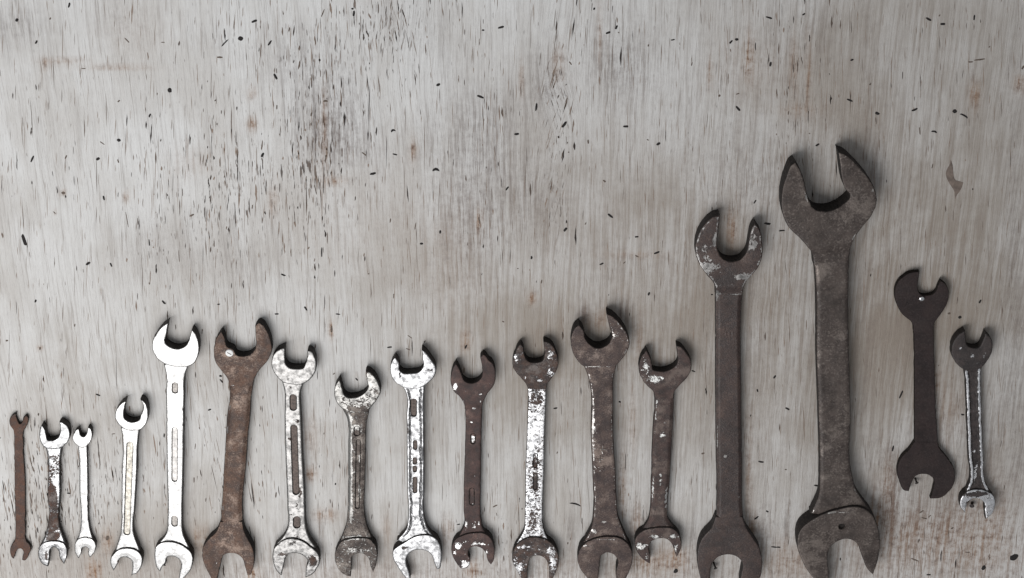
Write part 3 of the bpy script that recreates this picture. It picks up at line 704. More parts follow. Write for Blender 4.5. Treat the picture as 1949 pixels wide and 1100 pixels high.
# 4
wrench('chrome wrench with one long tan recess in its handle, fourth from the left', metal('bright_chrome_recess', 4, rust=srgb(130, 95, 70), chrome=(0.36, 0.357, 0.352), chrome_rough=.33, amp=0.8, dull=0.86, pit=0.25, bump=0.6),
       'A', 'A',
       [(735, 68, 1), (722, 130), (724, 172), (745, 188), (785, 192), (808, 182), (820, 150), (834, 108), (815, 62, 1), (838, 72), (856, 105), (862, 155), (850, 205), (820, 237), (775, 247), (728, 238), (690, 210), (668, 168), (676, 122), (702, 88)],
       [(662, 960), (700, 932), (750, 928), (800, 945), (828, 985), (822, 1035), (795, 1075), (762, 1090, 1), (770, 1040), (764, 1000), (735, 982), (703, 985), (685, 1020), (660, 1060, 1), (645, 1030), (642, 990)],
       [('A', 702, 225), ('A', 712, 300), ('A', 708, 500), ('A', 705, 700), ('A', 698, 850), ('A', 668, 945)], [('A', 812, 230), ('A', 803, 300), ('A', 795, 500), ('A', 783, 700), ('A', 776, 830), ('A', 815, 945)],
       20, 14, 0, 0, prof=('round', 3.0, 2.2), base=(1.6, 1.5, 1.4), blobs=[('A', 690, 1000, 14, 22, -1.6), ('A', 795, 995, 10, 10, -1.2), ('A', 752, 640, 18, 60, -.7)],
       slots=[(('A', 756, 325), ('A', 738, 835), 6.0, 2.6)], slotmat=tan_slot)
# 5
wrench('tall bright chrome wrench with a long slot between two small oval slots', metal('bright_chrome_slots', 5, rust=srgb(120, 90, 70), chrome=(0.36, 0.357, 0.352), chrome_rough=.34, amp=0.8, dull=0.86, pit=0.25, bump=0.6),
       'B', 'C',
       [(214, 100, 1), (200, 185), (192, 270), (215, 290), (278, 312), (335, 300), (366, 272), (382, 225), (402, 158, 1), (428, 185), (450, 235), (462, 300), (452, 372), (420, 430), (362, 458), (270, 458), (190, 438), (120, 390), (84, 322), (86, 250), (120, 182), (165, 132)],
       [(112, 850), (150, 820), (220, 808), (300, 825), (360, 860), (402, 905), (413, 965), (395, 1030), (355, 1085), (315, 1120), (292, 1128, 1), (305, 1060), (316, 1005), (300, 955), (265, 932), (210, 932), (190, 980), (165, 1010), (146, 1052, 1), (120, 1020), (104, 960), (101, 900)],
       [('B', 175, 440), ('B', 190, 500), ('B', 195, 700), ('B', 197, 1050), ('C', 202, 300), ('C', 206, 620), ('C', 195, 740), ('C', 130, 830)], [('B', 378, 445), ('B', 352, 510), ('B', 342, 700), ('B', 337, 1050), ('C', 331, 300), ('C', 326, 600), ('C', 332, 740), ('C', 385, 860)],
       21, 15, 0, 0, prof=('round', 3.4, 2.4), base=(1.7, 1.7, 1.7), blobs=[('B', 155, 360, 12, 26, -1.2), ('B', 320, 555, 14, 12, -1.4), ('B', 240, 540, 30, 8, -1.2), ('B', 222, 620, 8, 22, -1.1), ('B', 325, 605, 14, 12, -1.5), ('C', 270, 430, 26, 12, -1.3), ('C', 250, 460, 20, 10, -1.1),
                                             ('C', 220, 105, 14, 18, -.9), ('C', 185, 910, 26, 8, -1.3), ('C', 300, 80, 10, 30, -1.0), ('B', 290, 925, 22, 8, -1.2)],
       slots=[(('B', 267, 605), ('B', 267, 650), 5.4, 2.4), (('B', 265, 965), ('C', 263, 305), 5.2, 2.6), (('C', 263, 620), ('C', 263, 665), 5.6, 2.4)], slotmat=[mid_slot, pale_slot, mid_slot])
# 6
wrench('large brown rusty wrench with a white screw head at its upper jaw', metal('warm_brown_rust', 6, rust=srgb(104, 78, 64), rust2=srgb(72, 54, 46), worn=srgb(140, 122, 110), chrome=(.5, .49, .48), chrome_rough=.42, scale=260),
       'B', 'C',
       [(640, 172, 1), (668, 230), (682, 290), (735, 320), (762, 362), (830, 372), (890, 345), (917, 290), (915, 200), (912, 128, 1), (940, 102), (975, 122), (1012, 180), (1040, 260), (1046, 335), (1012, 410), (942, 490), (905, 560), (890, 625, 1), (703, 625, 1), (690, 560), (640, 490), (592, 420), (578, 345), (588, 270), (612, 205)],
       [(628, 655, 1), (600, 725), (525, 800), (490, 860), (485, 920), (505, 1000), (545, 1080), (592, 1185, 1), (612, 1090), (640, 970), (655, 920), (700, 902), (760, 908), (808, 945), (830, 1010), (850, 1082, 1), (872, 1078), (893, 1030), (905, 950), (895, 870), (850, 780), (818, 715), (806, 655, 1)],
       [('B', 700, 605), ('B', 705, 700), ('B', 685, 850), ('B', 672, 1050), ('C', 660, 200), ('C', 645, 480), ('C', 625, 680)], [('B', 895, 605), ('B', 880, 700), ('B', 870, 850), ('B', 850, 1050), ('C', 832, 250), ('C', 808, 480), ('C', 810, 680)],
       21, 15, 22, 22, prof=('chamfer', 8.0, 5.5), base=(-1.6, -1.6, -1.6), blobs=[('B', 775, 975, 30, 36, 1.45), ('B', 770, 755, 26, 36, 1.15), ('B', 735, 610, 16, 16, 1.3), ('C', 740, 280, 40, 24, 1.05), ('C', 730, 480, 40, 60, .95), ('C', 735, 735, 30, 30, 1.3),
                                                ('B', 705, 790, 8, 40, 1.5), ('B', 688, 970, 7, 60, 1.5), ('B', 835, 975, 8, 20, 1.7), ('B', 858, 690, 7, 20, 1.4), ('C', 655, 560, 6, 60, 1.4), ('C', 605, 975, 8, 30, 1.5), ('C', 808, 250, 6, 50, 1.2), ('B', 870, 380, 60, 40, .5)], edge=.9, bumpy=.15)
# 7
wrench('dull chrome wrench with a long grey slot, touching the brown rusty wrench beside it', metal('dull_chrome', 7, rust=srgb(92, 66, 52), chrome=(0.22, 0.215, 0.21), chrome_rough=.34, dull=0.65, amp=1.3),
       'D', 'E',
       [(196, 188, 1), (196, 280), (206, 340), (228, 362), (290, 375), (350, 368), (376, 322), (392, 215, 1), (425, 222), (458, 280), (470, 345), (452, 420), (400, 480), (340, 512), (260, 515), (185, 498), (112, 430), (77, 350), (86, 272), (130, 215)],
       [(95, 855), (165, 780), (255, 755), (350, 780), (430, 835), (488, 895), (500, 950), (478, 1015), (440, 1065), (372, 1100, 1), (378, 1010), (395, 960), (350, 905), (280, 885), (225, 895), (200, 940), (180, 1010), (163, 1082, 1), (120, 1040), (92, 970), (85, 905)],
       [('D', 168, 490), ('D', 186, 560), ('D', 190, 800), ('D', 195, 1050), ('E', 207, 250), ('E', 215, 500), ('E', 218, 650), ('E', 185, 730), ('E', 110, 810)], [('D', 358, 500), ('D', 337, 560), ('D', 340, 800), ('D', 346, 1050), ('E', 365, 300), ('E', 375, 550), ('E', 382, 660), ('E', 410, 750), ('E', 470, 840)],
       21, 15, 0, 0, prof=('round', 4.0, 2.8), base=(1.0, 1.1, .9), blobs=[('D', 270, 460, 70, 40, -.5), ('D', 250, 530, 50, 30, -.8), ('D', 300, 830, 40, 30, -1.3), ('D', 260, 990, 60, 20, -1.4), ('E', 330, 350, 30, 70, -1.2), ('E', 310, 480, 40, 50, -1.0), ('E', 240, 545, 30, 10, -1.8),
                                              ('E', 440, 940, 45, 60, -2.0), ('E', 180, 885, 60, 20, -1.4), ('E', 260, 790, 60, 40, -.8), ('E', 300, 740, 60, 30, -1.0)],
       slots=[(('D', 266, 625), ('D', 266, 715), 6.3, 2.4), (('D', 272, 890), ('E', 290, 350), 6.3, 3.0), (('E', 297, 590), ('E', 297, 640), 7.0, 2.4)], slotmat=dark_slot, edge=.2)
# 8
wrench('grey tarnished wrench shorter than both neighbours, bright along its left edge', metal('grey_tarnish', 8, rust=srgb(112, 101, 95), rust2=srgb(60, 51, 48), worn=srgb(150, 142, 134), chrome=(0.24, 0.235, 0.225), chrome_rough=.36, rmetal=.3, dull=0.6),
       'D', 'E',
       [(668, 468, 1), (692, 520), (712, 600), (735, 622), (800, 626), (870, 600), (914, 550), (906, 470), (898, 398, 1), (935, 405), (975, 440), (1012, 505), (1030, 580), (1000, 640), (935, 720), (860, 760), (780, 762), (702, 732), (640, 660), (622, 580), (636, 518)],
       [(655, 825), (695, 778), (770, 755), (860, 750), (938, 765), (988, 825), (1000, 910), (986, 1000), (962, 1055, 1), (940, 995), (925, 935), (885, 895), (820, 890), (785, 910), (775, 980), (768, 1092, 1), (715, 1075), (668, 1035), (636, 970), (628, 890)],
       [('D', 690, 725), ('D', 730, 795), ('D', 745, 870), ('D', 745, 1050), ('E', 744, 300), ('E', 740, 520), ('E', 725, 650), ('E', 670, 790)], [('D', 937, 725), ('D', 910, 830), ('D', 900, 900), ('D', 899, 1050), ('E', 890, 300), ('E', 885, 520), ('E', 905, 640), ('E', 965, 790)],
       21, 15, 0, 0, prof=('chamfer', 6.0, 3.0), base=(.15, -.35, -.35), blobs=[('D', 660, 600, 30, 90, .8), ('D', 745, 820, 30, 80, 1.0), ('E', 765, 120, 14, 200, 2.2), ('E', 765, 450, 16, 160, 2.0), ('D', 765, 1000, 12, 120, 1.8), ('D', 820, 890, 30, 30, 1.2), ('D', 850, 1020, 30, 70, -1.4), ('E', 870, 300, 14, 300, -1.0),
                                                 ('E', 820, 690, 70, 40, -.7), ('E', 800, 740, 100, 20, .8), ('E', 740, 850, 60, 40, .5), ('E', 940, 850, 50, 60, .35), ('D', 820, 720, 90, 25, -.9), ('D', 950, 480, 50, 60, .5), ('E', 845, 340, 8, 80, 1.6), ('E', 845, 60, 8, 60, 1.6)],
       slots=[(('D', 822, 900), ('D', 822, 940), 6.0, 2.0), (('D', 835, 1010), ('E', 825, 480), 4.5, 1.8)], slotmat=None, edge=.1)
# 9
wrench('bright chrome wrench with twin raised rails and stamped pits down its handle', metal('railed_chrome', 9, rust=srgb(70, 56, 52), rust2=srgb(40, 32, 30), chrome=(0.4, 0.4, 0.405), chrome_rough=0.36, dull=0.55),
       'F', 'G',
       [(105, 238, 1), (140, 285), (150, 360), (175, 380), (250, 385), (325, 370), (358, 330), (356, 250), (346, 168, 1), (385, 195), (430, 255), (475, 325), (480, 365), (455, 425), (400, 480), (345, 516), (250, 526), (168, 510), (98, 458), (64, 390), (62, 325), (80, 268)],
       [(88, 850), (130, 815), (195, 775), (260, 735), (340, 710), (430, 715), (490, 755), (525, 830), (532, 900), (524, 970), (508, 1020), (485, 1022, 1), (463, 970), (440, 900), (400, 862), (340, 845), (262, 858), (212, 915), (207, 960), (225, 1020), (246, 1100), (242, 1140, 1), (195, 1095), (130, 1005), (86, 920)],
       [('F', 170, 500), ('F', 204, 570), ('F', 210, 770), ('F', 212, 1050), ('G', 218, 300), ('G', 222, 560), ('G', 212, 640), ('G', 120, 760)], [('F', 378, 490), ('F', 370, 560), ('F', 368, 770), ('F', 370, 1050), ('G', 370, 300), ('G', 374, 560), ('G', 398, 640), ('G', 480, 750)],
       21, 16, 0, 0, prof=('round', 3.2, 2.2), base=(1.0, 1.2, 1.3), blobs=[('F', 250, 460, 60, 40, -.4), ('F', 420, 350, 60, 50, -.9), ('F', 150, 380, 12, 70, -1.4), ('F', 220, 900, 14, 120, -1.5), ('G', 228, 60, 10, 150, -.9), ('G', 285, 550, 40, 40, -1.2), ('G', 195, 815, 50, 25, -1.6), ('G', 350, 790, 50, 25, -.8), ('G', 150, 760, 60, 30, -1.2), ('F', 352, 880, 10, 200, -.6), ('F', 250, 640, 40, 20, .4)],
       slots=[(('F', 274, 640), ('F', 274, 755), 5.6, 3.0), (('F', 288, 1010), ('F', 288, 1065), 3.6, 2.4), (('G', 285, 20), ('G', 285, 50), 3.8, 2.2), (('G', 285, 95), ('G', 285, 120), 3.8, 2.2), (('G', 286, 195), ('G', 286, 310), 4.0, 2.4)], slotmat=dark_slot,
       rails=(4.6, 2.6, 8.6), edge=.25)
# 10
wrench('dark purplish rusty wrench flecked with bright chips of plating and a pale slot', metal('purple_rust', 10, rust=srgb(84, 64, 60), rust2=srgb(58, 44, 42), worn=srgb(100, 80, 74), chrome=(0.85, 0.84, 0.83), chrome_rough=0.48, scale=380, dull=0.45, amp=1.7, pit=1.0),
       'F', 'G',
       [(658, 295, 1), (690, 345), (712, 400), (738, 455), (800, 476), (862, 455), (892, 420), (898, 350), (880, 238, 1), (905, 215), (955, 255), (1002, 310), (1020, 395), (1010, 480), (942, 580), (908, 650), (896, 722, 1), (738, 722, 1), (733, 670), (698, 608), (640, 550), (611, 470), (615, 390), (632, 335)],
       [(620, 810), (660, 745), (730, 710), (820, 690), (900, 690), (970, 730), (1005, 800), (1011, 880), (1000, 950), (978, 982, 1), (952, 950), (930, 875), (890, 832), (830, 815), (790, 830), (768, 880), (790, 935), (765, 1005), (702, 1016, 1), (655, 955), (622, 880)],
       [('F', 738, 700), ('F', 745, 800), ('F', 741, 1050), ('G', 730, 300), ('G', 730, 500), ('G', 735, 610), ('G', 695, 700), ('G', 645, 775)], [('F', 898, 700), ('F', 894, 850), ('F', 890, 1050), ('G', 885, 300), ('G', 886, 560), ('G', 900, 640), ('G', 970, 740)],
       20, 14, 16, 0, prof=('round', 4.5, 3.0), base=(-1.55, -1.6, -1.1), blobs=[('F', 655, 500, 24, 70, 2.2), ('F', 970, 470, 16, 20, 1.8), ('F', 885, 560, 24, 16, 1.9), ('F', 740, 540, 14, 14, 1.7), ('F', 820, 700, 22, 16, 2.0), ('F', 880, 630, 14, 14, 1.8), ('F', 735, 635, 14, 12, 1.8), ('F', 800, 830, 16, 10, 1.9), ('F', 815, 980, 22, 55, 2.6), ('F', 752, 790, 8, 24, 1.8),
                                                ('G', 828, 170, 12, 10, 2.2), ('G', 800, 330, 14, 60, 1.7), ('G', 815, 430, 16, 24, 2.1), ('G', 750, 620, 16, 60, 2.0), ('G', 820, 620, 26, 50, 1.9), ('G', 866, 600, 8, 50, 1.8), ('G', 680, 800, 40, 60, 1.5), ('G', 740, 960, 50, 50, 2.0), ('G', 860, 780, 80, 22, 1.6), ('G', 940, 850, 14, 50, 1.4), ('G', 650, 860, 14, 20, 1.6), ('G', 748, 370, 6, 50, 1.6)],
       slots=[(('F', 815, 950), ('F', 815, 1010), 4.6, 1.6), (('G', 805, 300), ('G', 805, 420), 5.0, 1.4)])
# 11
wrench('wrench with dark rusty jaws and a silvery, crackled, peeling chrome handle', metal('peeling_chrome', 11, rust=srgb(88, 66, 56), rust2=srgb(48, 38, 36), chrome=(0.8, 0.8, 0.81), chrome_rough=0.5, scale=430, amp=1.7, dull=0.5, pit=1.0),
       'H', 'I',
       [(166, 342, 1), (188, 375), (196, 430), (228, 480), (285, 490), (338, 472), (352, 430), (342, 325, 1), (372, 330), (408, 352), (445, 415), (460, 495), (440, 565), (402, 620), (374, 662), (366, 705, 1), (224, 705, 1), (212, 668), (170, 610), (117, 550), (103, 490), (118, 425), (142, 372)],
       [(108, 895), (150, 828), (220, 790), (300, 785), (380, 810), (440, 870), (464, 950), (450, 1030), (425, 1090), (392, 1150, 1), (388, 1080), (382, 1000), (350, 945), (300, 928), (250, 940), (225, 1000), (220, 1090), (212, 1160, 1), (140, 1050), (102, 965)],
       [('H', 222, 680), ('H', 222, 900), ('H', 216, 1060), ('I', 205, 300), ('I', 200, 600), ('I', 190, 735), ('I', 130, 835)], [('H', 368, 680), ('H', 360, 850), ('H', 352, 1060), ('I', 347, 300), ('I', 338, 600), ('I', 348, 730), ('I', 395, 830)],
       20, 14.5, 18, 0, prof=('flat', 3.2), base=(-1.1, .22, -.9), blobs=[('H', 395, 420, 30, 60, 1.3), ('H', 400, 560, 40, 40, 1.4), ('H', 130, 440, 30, 50, .9), ('H', 310, 620, 20, 20, 1.5), ('H', 200, 600, 14, 14, 1.5), ('H', 290, 700, 60, 30, -.5), ('H', 290, 770, 60, 60, -.7), ('X', 240, 450, 80, 120, .5), ('X', 190, 620, 40, 90, .9), ('X', 240, 640, 18, 14, -1.2),
                                              ('X', 230, 790, 30, 40, -1.0), ('X', 235, 950, 24, 90, -1.4), ('I', 420, 960, 30, 90, 1.5), ('I', 150, 1020, 40, 70, 1.5), ('I', 180, 850, 50, 20, 1.1), ('I', 390, 880, 40, 30, 1.1), ('I', 260, 660, 30, 70, -.7)],
       slots=[(('X', 236, 700), ('X', 232, 800), 4.0, 1.4), (('X', 235, 880), ('X', 232, 1000), 4.0, 1.6)], bumpy=.12, edge=.15)
# 12
wrench('stout dark rusty wrench with faint stamped characters on its handle, touching a smaller wrench', metal('dark_rust_stamped', 12, rust=srgb(92, 76, 70), rust2=srgb(62, 48, 46), worn=srgb(128, 114, 106), chrome=(.5, .48, .46), chrome_rough=.4, scale=300),
       'H', 'I',
       [(618, 195, 1), (655, 245), (672, 310), (705, 350), (750, 376), (805, 370), (856, 335), (872, 290), (852, 200), (832, 112, 1), (880, 132), (940, 190), (990, 262), (1012, 335), (985, 420), (925, 495), (890, 530), (800, 524), (720, 520), (655, 520), (625, 495), (580, 430), (556, 350), (562, 275), (585, 225)],
       [(622, 885), (678, 822), (760, 790), (860, 780), (940, 792), (1002, 840), (1034, 910), (1030, 990), (1005, 1060), (968, 1140, 1), (912, 1110), (906, 1050), (920, 965), (888, 920), (840, 905), (792, 928), (780, 975), (775, 1040), (765, 1110), (745, 1180, 1), (690, 1110), (632, 1035), (607, 950)],
       [('H', 650, 505), ('H', 688, 600), ('H', 708, 700), ('H', 712, 1050), ('I', 724, 300), ('I', 730, 600), ('I', 718, 700), ('I', 650, 830)], [('H', 918, 490), ('H', 890, 600), ('H', 885, 800), ('H', 886, 1050), ('I', 904, 300), ('I', 914, 520), ('I', 922, 620), ('I', 962, 730), ('I', 1005, 830)],
       27, 20, 0, 0, prof=('round', 7.0, 4.2), base=(-1.2, -1.0, -1.5), blobs=[('H', 920, 280, 70, 130, .85), ('H', 740, 517, 90, 8, 2.0), ('H', 735, 850, 24, 250, .5), ('X', 800, 430, 60, 160, .5), ('X', 770, 600, 20, 180, .55), ('I', 740, 740, 20, 30, 1.6), ('I', 810, 665, 22, 12, 2.0), ('I', 840, 792, 110, 8, 2.0), ('I', 680, 840, 40, 16, 1.6), ('H', 600, 300, 40, 60, -.4), ('H', 820, 680, 60, 100, -.7)],
       emboss=[('X', 820, 640, 880, 650, .9, 1.1), ('X', 850, 600, 845, 650, .8, 1.1), ('X', 795, 735, 850, 735, .8, 1.1), ('X', 822, 700, 822, 765, .8, 1.1), ('X', 810, 810, 860, 810, .8, 1.0), ('X', 815, 840, 860, 838, .8, 1.0), ('X', 770, 800, 795, 825, .9, 1.0), ('X', 830, 640, 850, 690, .7, .9)],
       edge=.95, bumpy=.2)
# 13
wrench('slender dark wrench with a silver patch of plating on its left upper jaw', metal('dark_patchy', 13, rust=srgb(82, 64, 60), rust2=srgb(54, 42, 40), worn=srgb(106, 94, 88), chrome=(0.8, 0.8, 0.78), chrome_rough=0.5, scale=380, dull=0.45, amp=1.6, pit=1.0),
       'J', 'K',
       [(192, 172, 1), (222, 230), (243, 300), (252, 350), (300, 366), (380, 362), (440, 332), (475, 285), (472, 200), (464, 130, 1), (500, 142), (558, 200), (600, 280), (600, 350), (560, 430), (492, 500), (447, 560), (441, 622, 1), (266, 622, 1), (258, 560), (210, 510), (150, 440), (122, 350), (130, 280), (156, 220)],
       [(92, 745), (140, 682), (230, 650), (330, 640), (430, 650), (488, 700), (512, 760), (505, 840), (470, 912, 1), (446, 860), (420, 785), (372, 746), (290, 745), (232, 775), (214, 835), (228, 900), (224, 972, 1), (170, 940), (112, 870), (90, 805)],
       [('J', 266, 600), ('J', 268, 680), ('J', 255, 850), ('J', 244, 1070), ('K', 234, 250), ('K', 225, 500), ('K', 212, 570), ('K', 140, 680)], [('J', 446, 590), ('J', 438, 800), ('J', 423, 1070), ('K', 404, 250), ('K', 386, 480), ('K', 392, 560), ('K', 460, 660)],
       20, 14, 14, 0, prof=('chamfer', 7.0, 4.6), base=(-1.45, -1.5, -1.3), blobs=[('J', 185, 310, 36, 75, 2.2), ('J', 265, 430, 75, 50, 2.1), ('J', 340, 420, 14, 30, 1.2), ('J', 340, 945, 34, 34, 2.0), ('J', 360, 840, 16, 24, 1.5), ('J', 280, 780, 8, 180, 1.3), ('J', 295, 640, 12, 30, 1.4), ('K', 255, 280, 10, 220, 1.7), ('K', 370, 360, 14, 140, 1.9), ('K', 320, 160, 24, 20, 1.6), ('K', 320, 240, 22, 80, 1.2),
                                                ('K', 260, 710, 50, 28, 1.8), ('K', 425, 710, 48, 30, 1.7), ('K', 145, 800, 50, 50, 1.8), ('K', 460, 810, 16, 70, 1.3), ('K', 190, 900, 14, 60, 1.2), ('J', 500, 350, 80, 90, .35)], edge=.5, bumpy=.1)
# 14
wrench('tall dark brown wrench with worn shiny upper jaws, second tallest', metal('tall_dark_rust', 14, rust=srgb(66, 50, 45), rust2=srgb(48, 36, 34), worn=srgb(96, 80, 73), chrome=(0.36, 0.35, 0.34), chrome_rough=0.5, scale=230, rubbed=0.45, rust_rough=0.5, spec=0.5),
       'L', 'M',
       [(214, 88, 1), (208, 160), (198, 240), (202, 290), (228, 340), (280, 360), (330, 350), (366, 310), (382, 240), (400, 165), (418, 138, 1), (445, 172), (460, 240), (462, 320), (440, 390), (400, 442), (362, 490), (346, 565, 1), (190, 565, 1), (180, 490), (140, 440), (92, 370), (70, 290), (82, 220), (120, 150), (168, 104)],
       [(192, 752, 1), (172, 800), (112, 868), (86, 940), (84, 1010), (100, 1095), (135, 1190, 1), (155, 1110), (165, 1030), (197, 985), (260, 965), (312, 977), (346, 1015), (338, 1080), (330, 1130), (338, 1200, 1), (400, 1160), (448, 1100), (461, 1020), (446, 930), (402, 860), (365, 800), (349, 752, 1)],
       [('L', 189, 540), ('L', 190, 800), ('L', 190, 1060), ('M', 193, 350), ('M', 197, 650), ('M', 190, 775)], [('L', 348, 540), ('L', 340, 650), ('L', 340, 1060), ('M', 345, 400), ('M', 348, 700), ('M', 354, 775)],
       26, 18, 18, 20, prof=('chamfer', 7.0, 5.0), base=(-.9, -1.7, -1.9), blobs=[('L', 130, 290, 40, 60, 1.1), ('L', 155, 385, 60, 40, 1.5), ('L', 410, 250, 22, 60, 1.4), ('L', 345, 440, 50, 22, 1.6), ('L', 180, 220, 12, 60, 1.2), ('L', 270, 300, 100, 60, -1.0), ('L', 200, 560, 14, 30, 1.6), ('L', 260, 490, 60, 20, .7), ('M', 245, 392, 12, 12, 3.0), ('M', 250, 340, 30, 160, .5), ('M', 200, 300, 8, 300, .9), ('M', 325, 630, 8, 12, 2.2), ('M', 260, 110, 30, 60, .4)],
       emboss=[('L', 250, 790, 250, 770, .7, .5), ('L', 270, 790, 270, 770, .7, .5), ('L', 290, 790, 290, 770, .7, .5), ('L', 300, 780, 312, 780, .7, .5)], edge=1.15, bumpy=.2)
# 15
wrench('largest grey-brown wrench, tallest of the row, with a small dark hole in its lower jaw', metal('large_grey_brown', 15, rust=srgb(86, 76, 71), rust2=srgb(62, 53, 49), worn=srgb(114, 105, 99), chrome=(.45, .43, .41), chrome_rough=.45, scale=170, rmetal=.15, rust_rough=0.52),
       'N', 'O',
       [(138, 150, 1), (162, 190), (188, 275), (202, 330), (235, 380), (290, 390), (350, 368), (404, 312), (378, 275), (366, 240), (356, 170), (347, 102, 1), (380, 112), (440, 165), (492, 225), (525, 285), (535, 340), (510, 410), (460, 472), (418, 540), (402, 622, 1), (230, 662, 1), (220, 600), (170, 532), (100, 460), (70, 370), (78, 270), (98, 205), (118, 165)],
       [(150, 830), (210, 795), (300, 765), (400, 755), (450, 780), (488, 850), (500, 920), (490, 1010), (465, 1086, 1), (440, 1060), (410, 992), (386, 932), (350, 912), (290, 925), (250, 962), (244, 1010), (250, 1080), (252, 1180, 1), (180, 1110), (122, 1022), (95, 920), (112, 865)],
       [('N', 224, 605), ('N', 235, 700), ('N', 241, 900), ('N', 241, 1060), ('O', 200, 300), ('O', 205, 600), ('O', 200, 700), ('O', 160, 790)], [('N', 405, 590), ('N', 400, 700), ('N', 400, 1060), ('O', 358, 300), ('O', 360, 580), ('O', 388, 680), ('O', 450, 770)],
       35, 25, 26, 0, prof=('round', 9.0, 5.5), base=(-1.5, -1.5, -1.6), blobs=[('N', 300, 535, 90, 8, 1.3), ('N', 420, 510, 40, 14, 1.2), ('N', 505, 290, 10, 14, 1.6), ('N', 190, 310, 6, 30, 1.4), ('N', 262, 980, 8, 60, 1.3), ('O', 270, 250, 50, 60, .8), ('O', 290, 772, 110, 7, 1.7), ('O', 228, 180, 10, 12, 1.6), ('O', 215, 850, 20, 16, 1.0)],
       holes=[('O', 310, 840, 17)], edge=1.15, bumpy=.3, headbev=3.4)
# 16
wrench('flat matte black-brown wrench set higher than the others, beside the largest one', metal('flat_black', 16, rust=srgb(58, 48, 47), rust2=srgb(46, 38, 38), worn=srgb(70, 62, 60), scale=200, rust_rough=.75, spec=.25, rubbed=0.25),
       'P', 'P',
       [(154, 37, 1), (150, 70), (146, 100), (156, 130), (190, 136), (215, 126), (230, 98), (243, 73, 1), (264, 90), (278, 130), (270, 170), (242, 218), (217, 252), (213, 300, 1), (130, 300, 1), (124, 255), (80, 213), (54, 160), (51, 110), (80, 62), (115, 42)],
       [(133, 750, 1), (112, 780), (75, 820), (60, 865), (70, 915), (92, 955), (110, 957, 1), (122, 920), (137, 895), (162, 885), (195, 890), (215, 915), (210, 950), (199, 988, 1), (240, 985), (285, 950), (304, 900), (298, 860), (265, 810), (236, 772), (230, 750, 1)],
       [('P', 130, 280), ('P', 132, 400), ('P', 133, 600), ('P', 133, 770)], [('P', 213, 280), ('P', 216, 400), ('P', 223, 600), ('P', 232, 770)],
       11, 9.6, 8, 8, prof=('flat', 1.8), base=(-2, -2, -2), headbev=1.6, blobs=[])
# 17
wrench('narrow dark chrome wrench with two bright ridges, at the far right end of the row', metal('dark_chrome', 17, rust=srgb(62, 52, 50), rust2=srgb(34, 28, 28), worn=srgb(90, 82, 80), chrome=(0.9, 0.9, 0.92), chrome_rough=0.42, scale=380, dull=0.55, rubbed=0.25, amp=1.5, pit=1.0, rust_rough=0.5, spec=0.45),
       'P', 'P',
       [(345, 283, 1), (350, 320), (354, 345), (380, 357), (405, 353), (418, 330), (432, 294, 1), (453, 315), (461, 362), (440, 410), (408, 444), (370, 453), (335, 445), (305, 418), (287, 375), (296, 332), (320, 300)],
       [(328, 985), (350, 960), (385, 950), (430, 955), (464, 975), (472, 1010), (460, 1050), (432, 1076, 1), (428, 1040), (424, 1005), (398, 988), (366, 995), (352, 1015), (346, 1050, 1), (328, 1030), (323, 1005)],
       [('P', 340, 440), ('P', 346, 500), ('P', 352, 650), ('P', 358, 800), ('P', 362, 920), ('P', 345, 962)], [('P', 412, 440), ('P', 411, 500), ('P', 416, 650), ('P', 422, 800), ('P', 432, 920), ('P', 455, 965)],
       18, 13, 0, 0, prof=('round', 3.0, 2.2), base=(-1.3, -1.4, .55), blobs=[('P', 325, 355, 8, 12, 1.5), ('P', 372, 388, 12, 14, 1.7), ('P', 430, 385, 26, 26, .7), ('P', 390, 880, 9, 60, 1.8), ('P', 383, 790, 8, 14, 1.5), ('P', 385, 600, 5, 50, .7), ('P', 385, 965, 60, 12, -2.0), ('P', 368, 1000, 18, 14, -1.8)],
       band=(1.8, 5.6, 3.2), rails=(6.5, 2.6, None), headbev=3.2)

# ------------------------------------------------------------------ screw and nails
def lathe(name, prof, mat, parent, n=20, cap=True):
    vs, fs = [], []
    for r, z in prof:
        for i in range(n):
            a = 2 * math.pi * i / n
            vs.append((r * math.cos(a), r * math.sin(a), z))
    for k in range(len(prof) - 1):
        for i in range(n):
            j = (i + 1) % n
            fs.append((k * n + i, k * n + j, (k + 1) * n + j, (k + 1) * n + i))
    fs.append(tuple((len(prof) - 1) * n + i for i in range(n)))
    return link(name, vs, fs, mat, parent, sharp=35)
M_SLOT = plain('slot_shadow_dirt', (.03, .026, .024), .9, 0, .3, 700)
M_PAINT = plain('white_paint', (.80, .80, .79), .5, 0, .06, 600)
M_DARK = plain('dark_steel', (.05, .042, .04), .5, .6, .4, 700)
M_STEEL = plain('bright_steel', (.75, .75, .76), .25, 1.0, .1, 700)

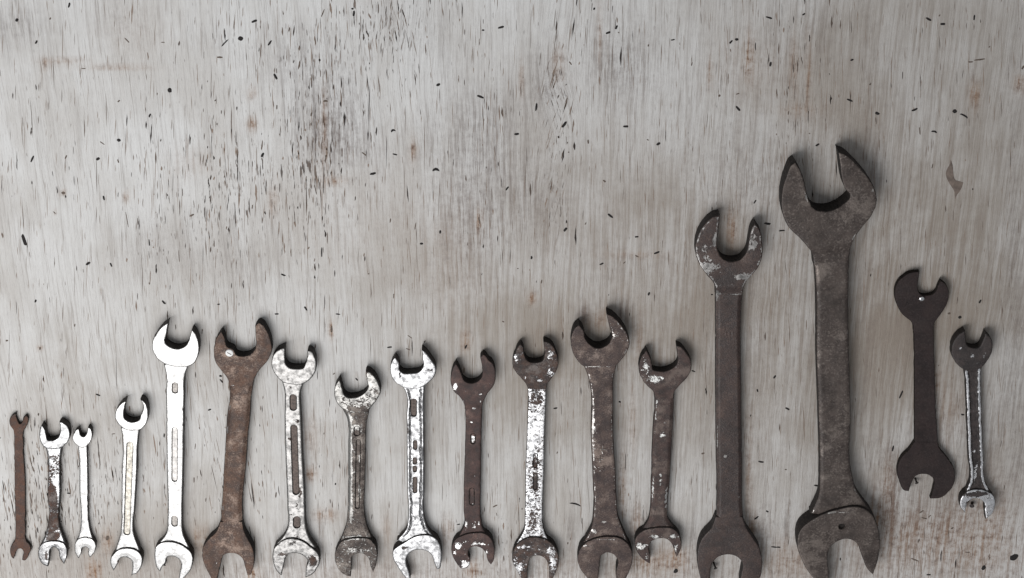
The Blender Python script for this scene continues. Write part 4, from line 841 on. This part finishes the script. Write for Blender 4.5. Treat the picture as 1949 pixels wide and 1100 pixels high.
zs = 21 * 1.18 * U
p = at([px('B', 705, 346)], zs)[0]
r = 33 / 4.2308 * U
screw = empty('screw', (p[0], p[1], zs - .0002), 'white painted slotted screw head pressed on the upper jaw of the brown rusty wrench', 'screw')
lathe('screw_head', [(r * .98, 0), (r, r * .1), (r * .9, r * .26), (r * .6, r * .36), (r * .2, r * .40)], M_PAINT, screw)
a = math.radians(-32); ca, sa = math.cos(a), math.sin(a)
sl_ = [(-.55, -.085), (.55, -.085), (.55, .085), (-.55, .085)]
vs = [((x * ca - y * sa) * r, (x * sa + y * ca) * r, z * r) for z in (.2, .43) for x, y in sl_]
link('screw_slot', vs, [(0, 1, 5, 4), (1, 2, 6, 5), (2, 3, 7, 6), (3, 0, 4, 7), (4, 5, 6, 7), (3, 2, 1, 0)], M_SLOT, screw, smooth=False)

def nail(c, x, y, dx, dy, length, rad, label, mat, headmat=None):
    """a nail stuck in the board, leaning towards (dx, dy) in photo pixels"""
    p = at([px(c, x, y)], 0)[0]
    o_ = empty('nail', (p[0], p[1], 0), label, 'nail')
    L_ = length * U; R_ = rad * U
    sh = lathe('shaft', [(R_, -.004), (R_, L_ * .92)], mat, o_, 10)
    hd = lathe('nail_head', [(R_ * 1.2, L_ * .90), (R_ * 1.9, L_ * .93), (R_ * 1.9, L_), (R_ * 1.2, L_ * 1.04)], headmat or mat, o_, 14)
    v = Vector((dx, -dy, 30)).normalized()
    o_.rotation_euler = Vector((0, 0, 1)).rotation_difference(v).to_euler()
    return o_
nail('M', 178, 1010, 9, 18, 14, 2.0, 'dark nail leaning in the lower jaw of the tall dark brown wrench', M_DARK)
nail('P', 136, 902, 5, 14, 12, 1.9, 'dark nail leaning in the lower jaw of the flat matte black-brown wrench', M_DARK)
nail('P', 157, 131, 0, 4, 17, 2.4, 'bright-headed nail in the upper jaw of the flat matte black-brown wrench', M_DARK, M_STEEL)
nail('P', 375, 1004, -8, 8, 10, 2.6, 'stubby dark nail in the lower jaw of the narrow dark chrome wrench', M_DARK)
nail('C', 196, 955, -10, 20, 12, 1.8, 'dark nail in the lower jaw of the tall bright chrome wrench', M_DARK)
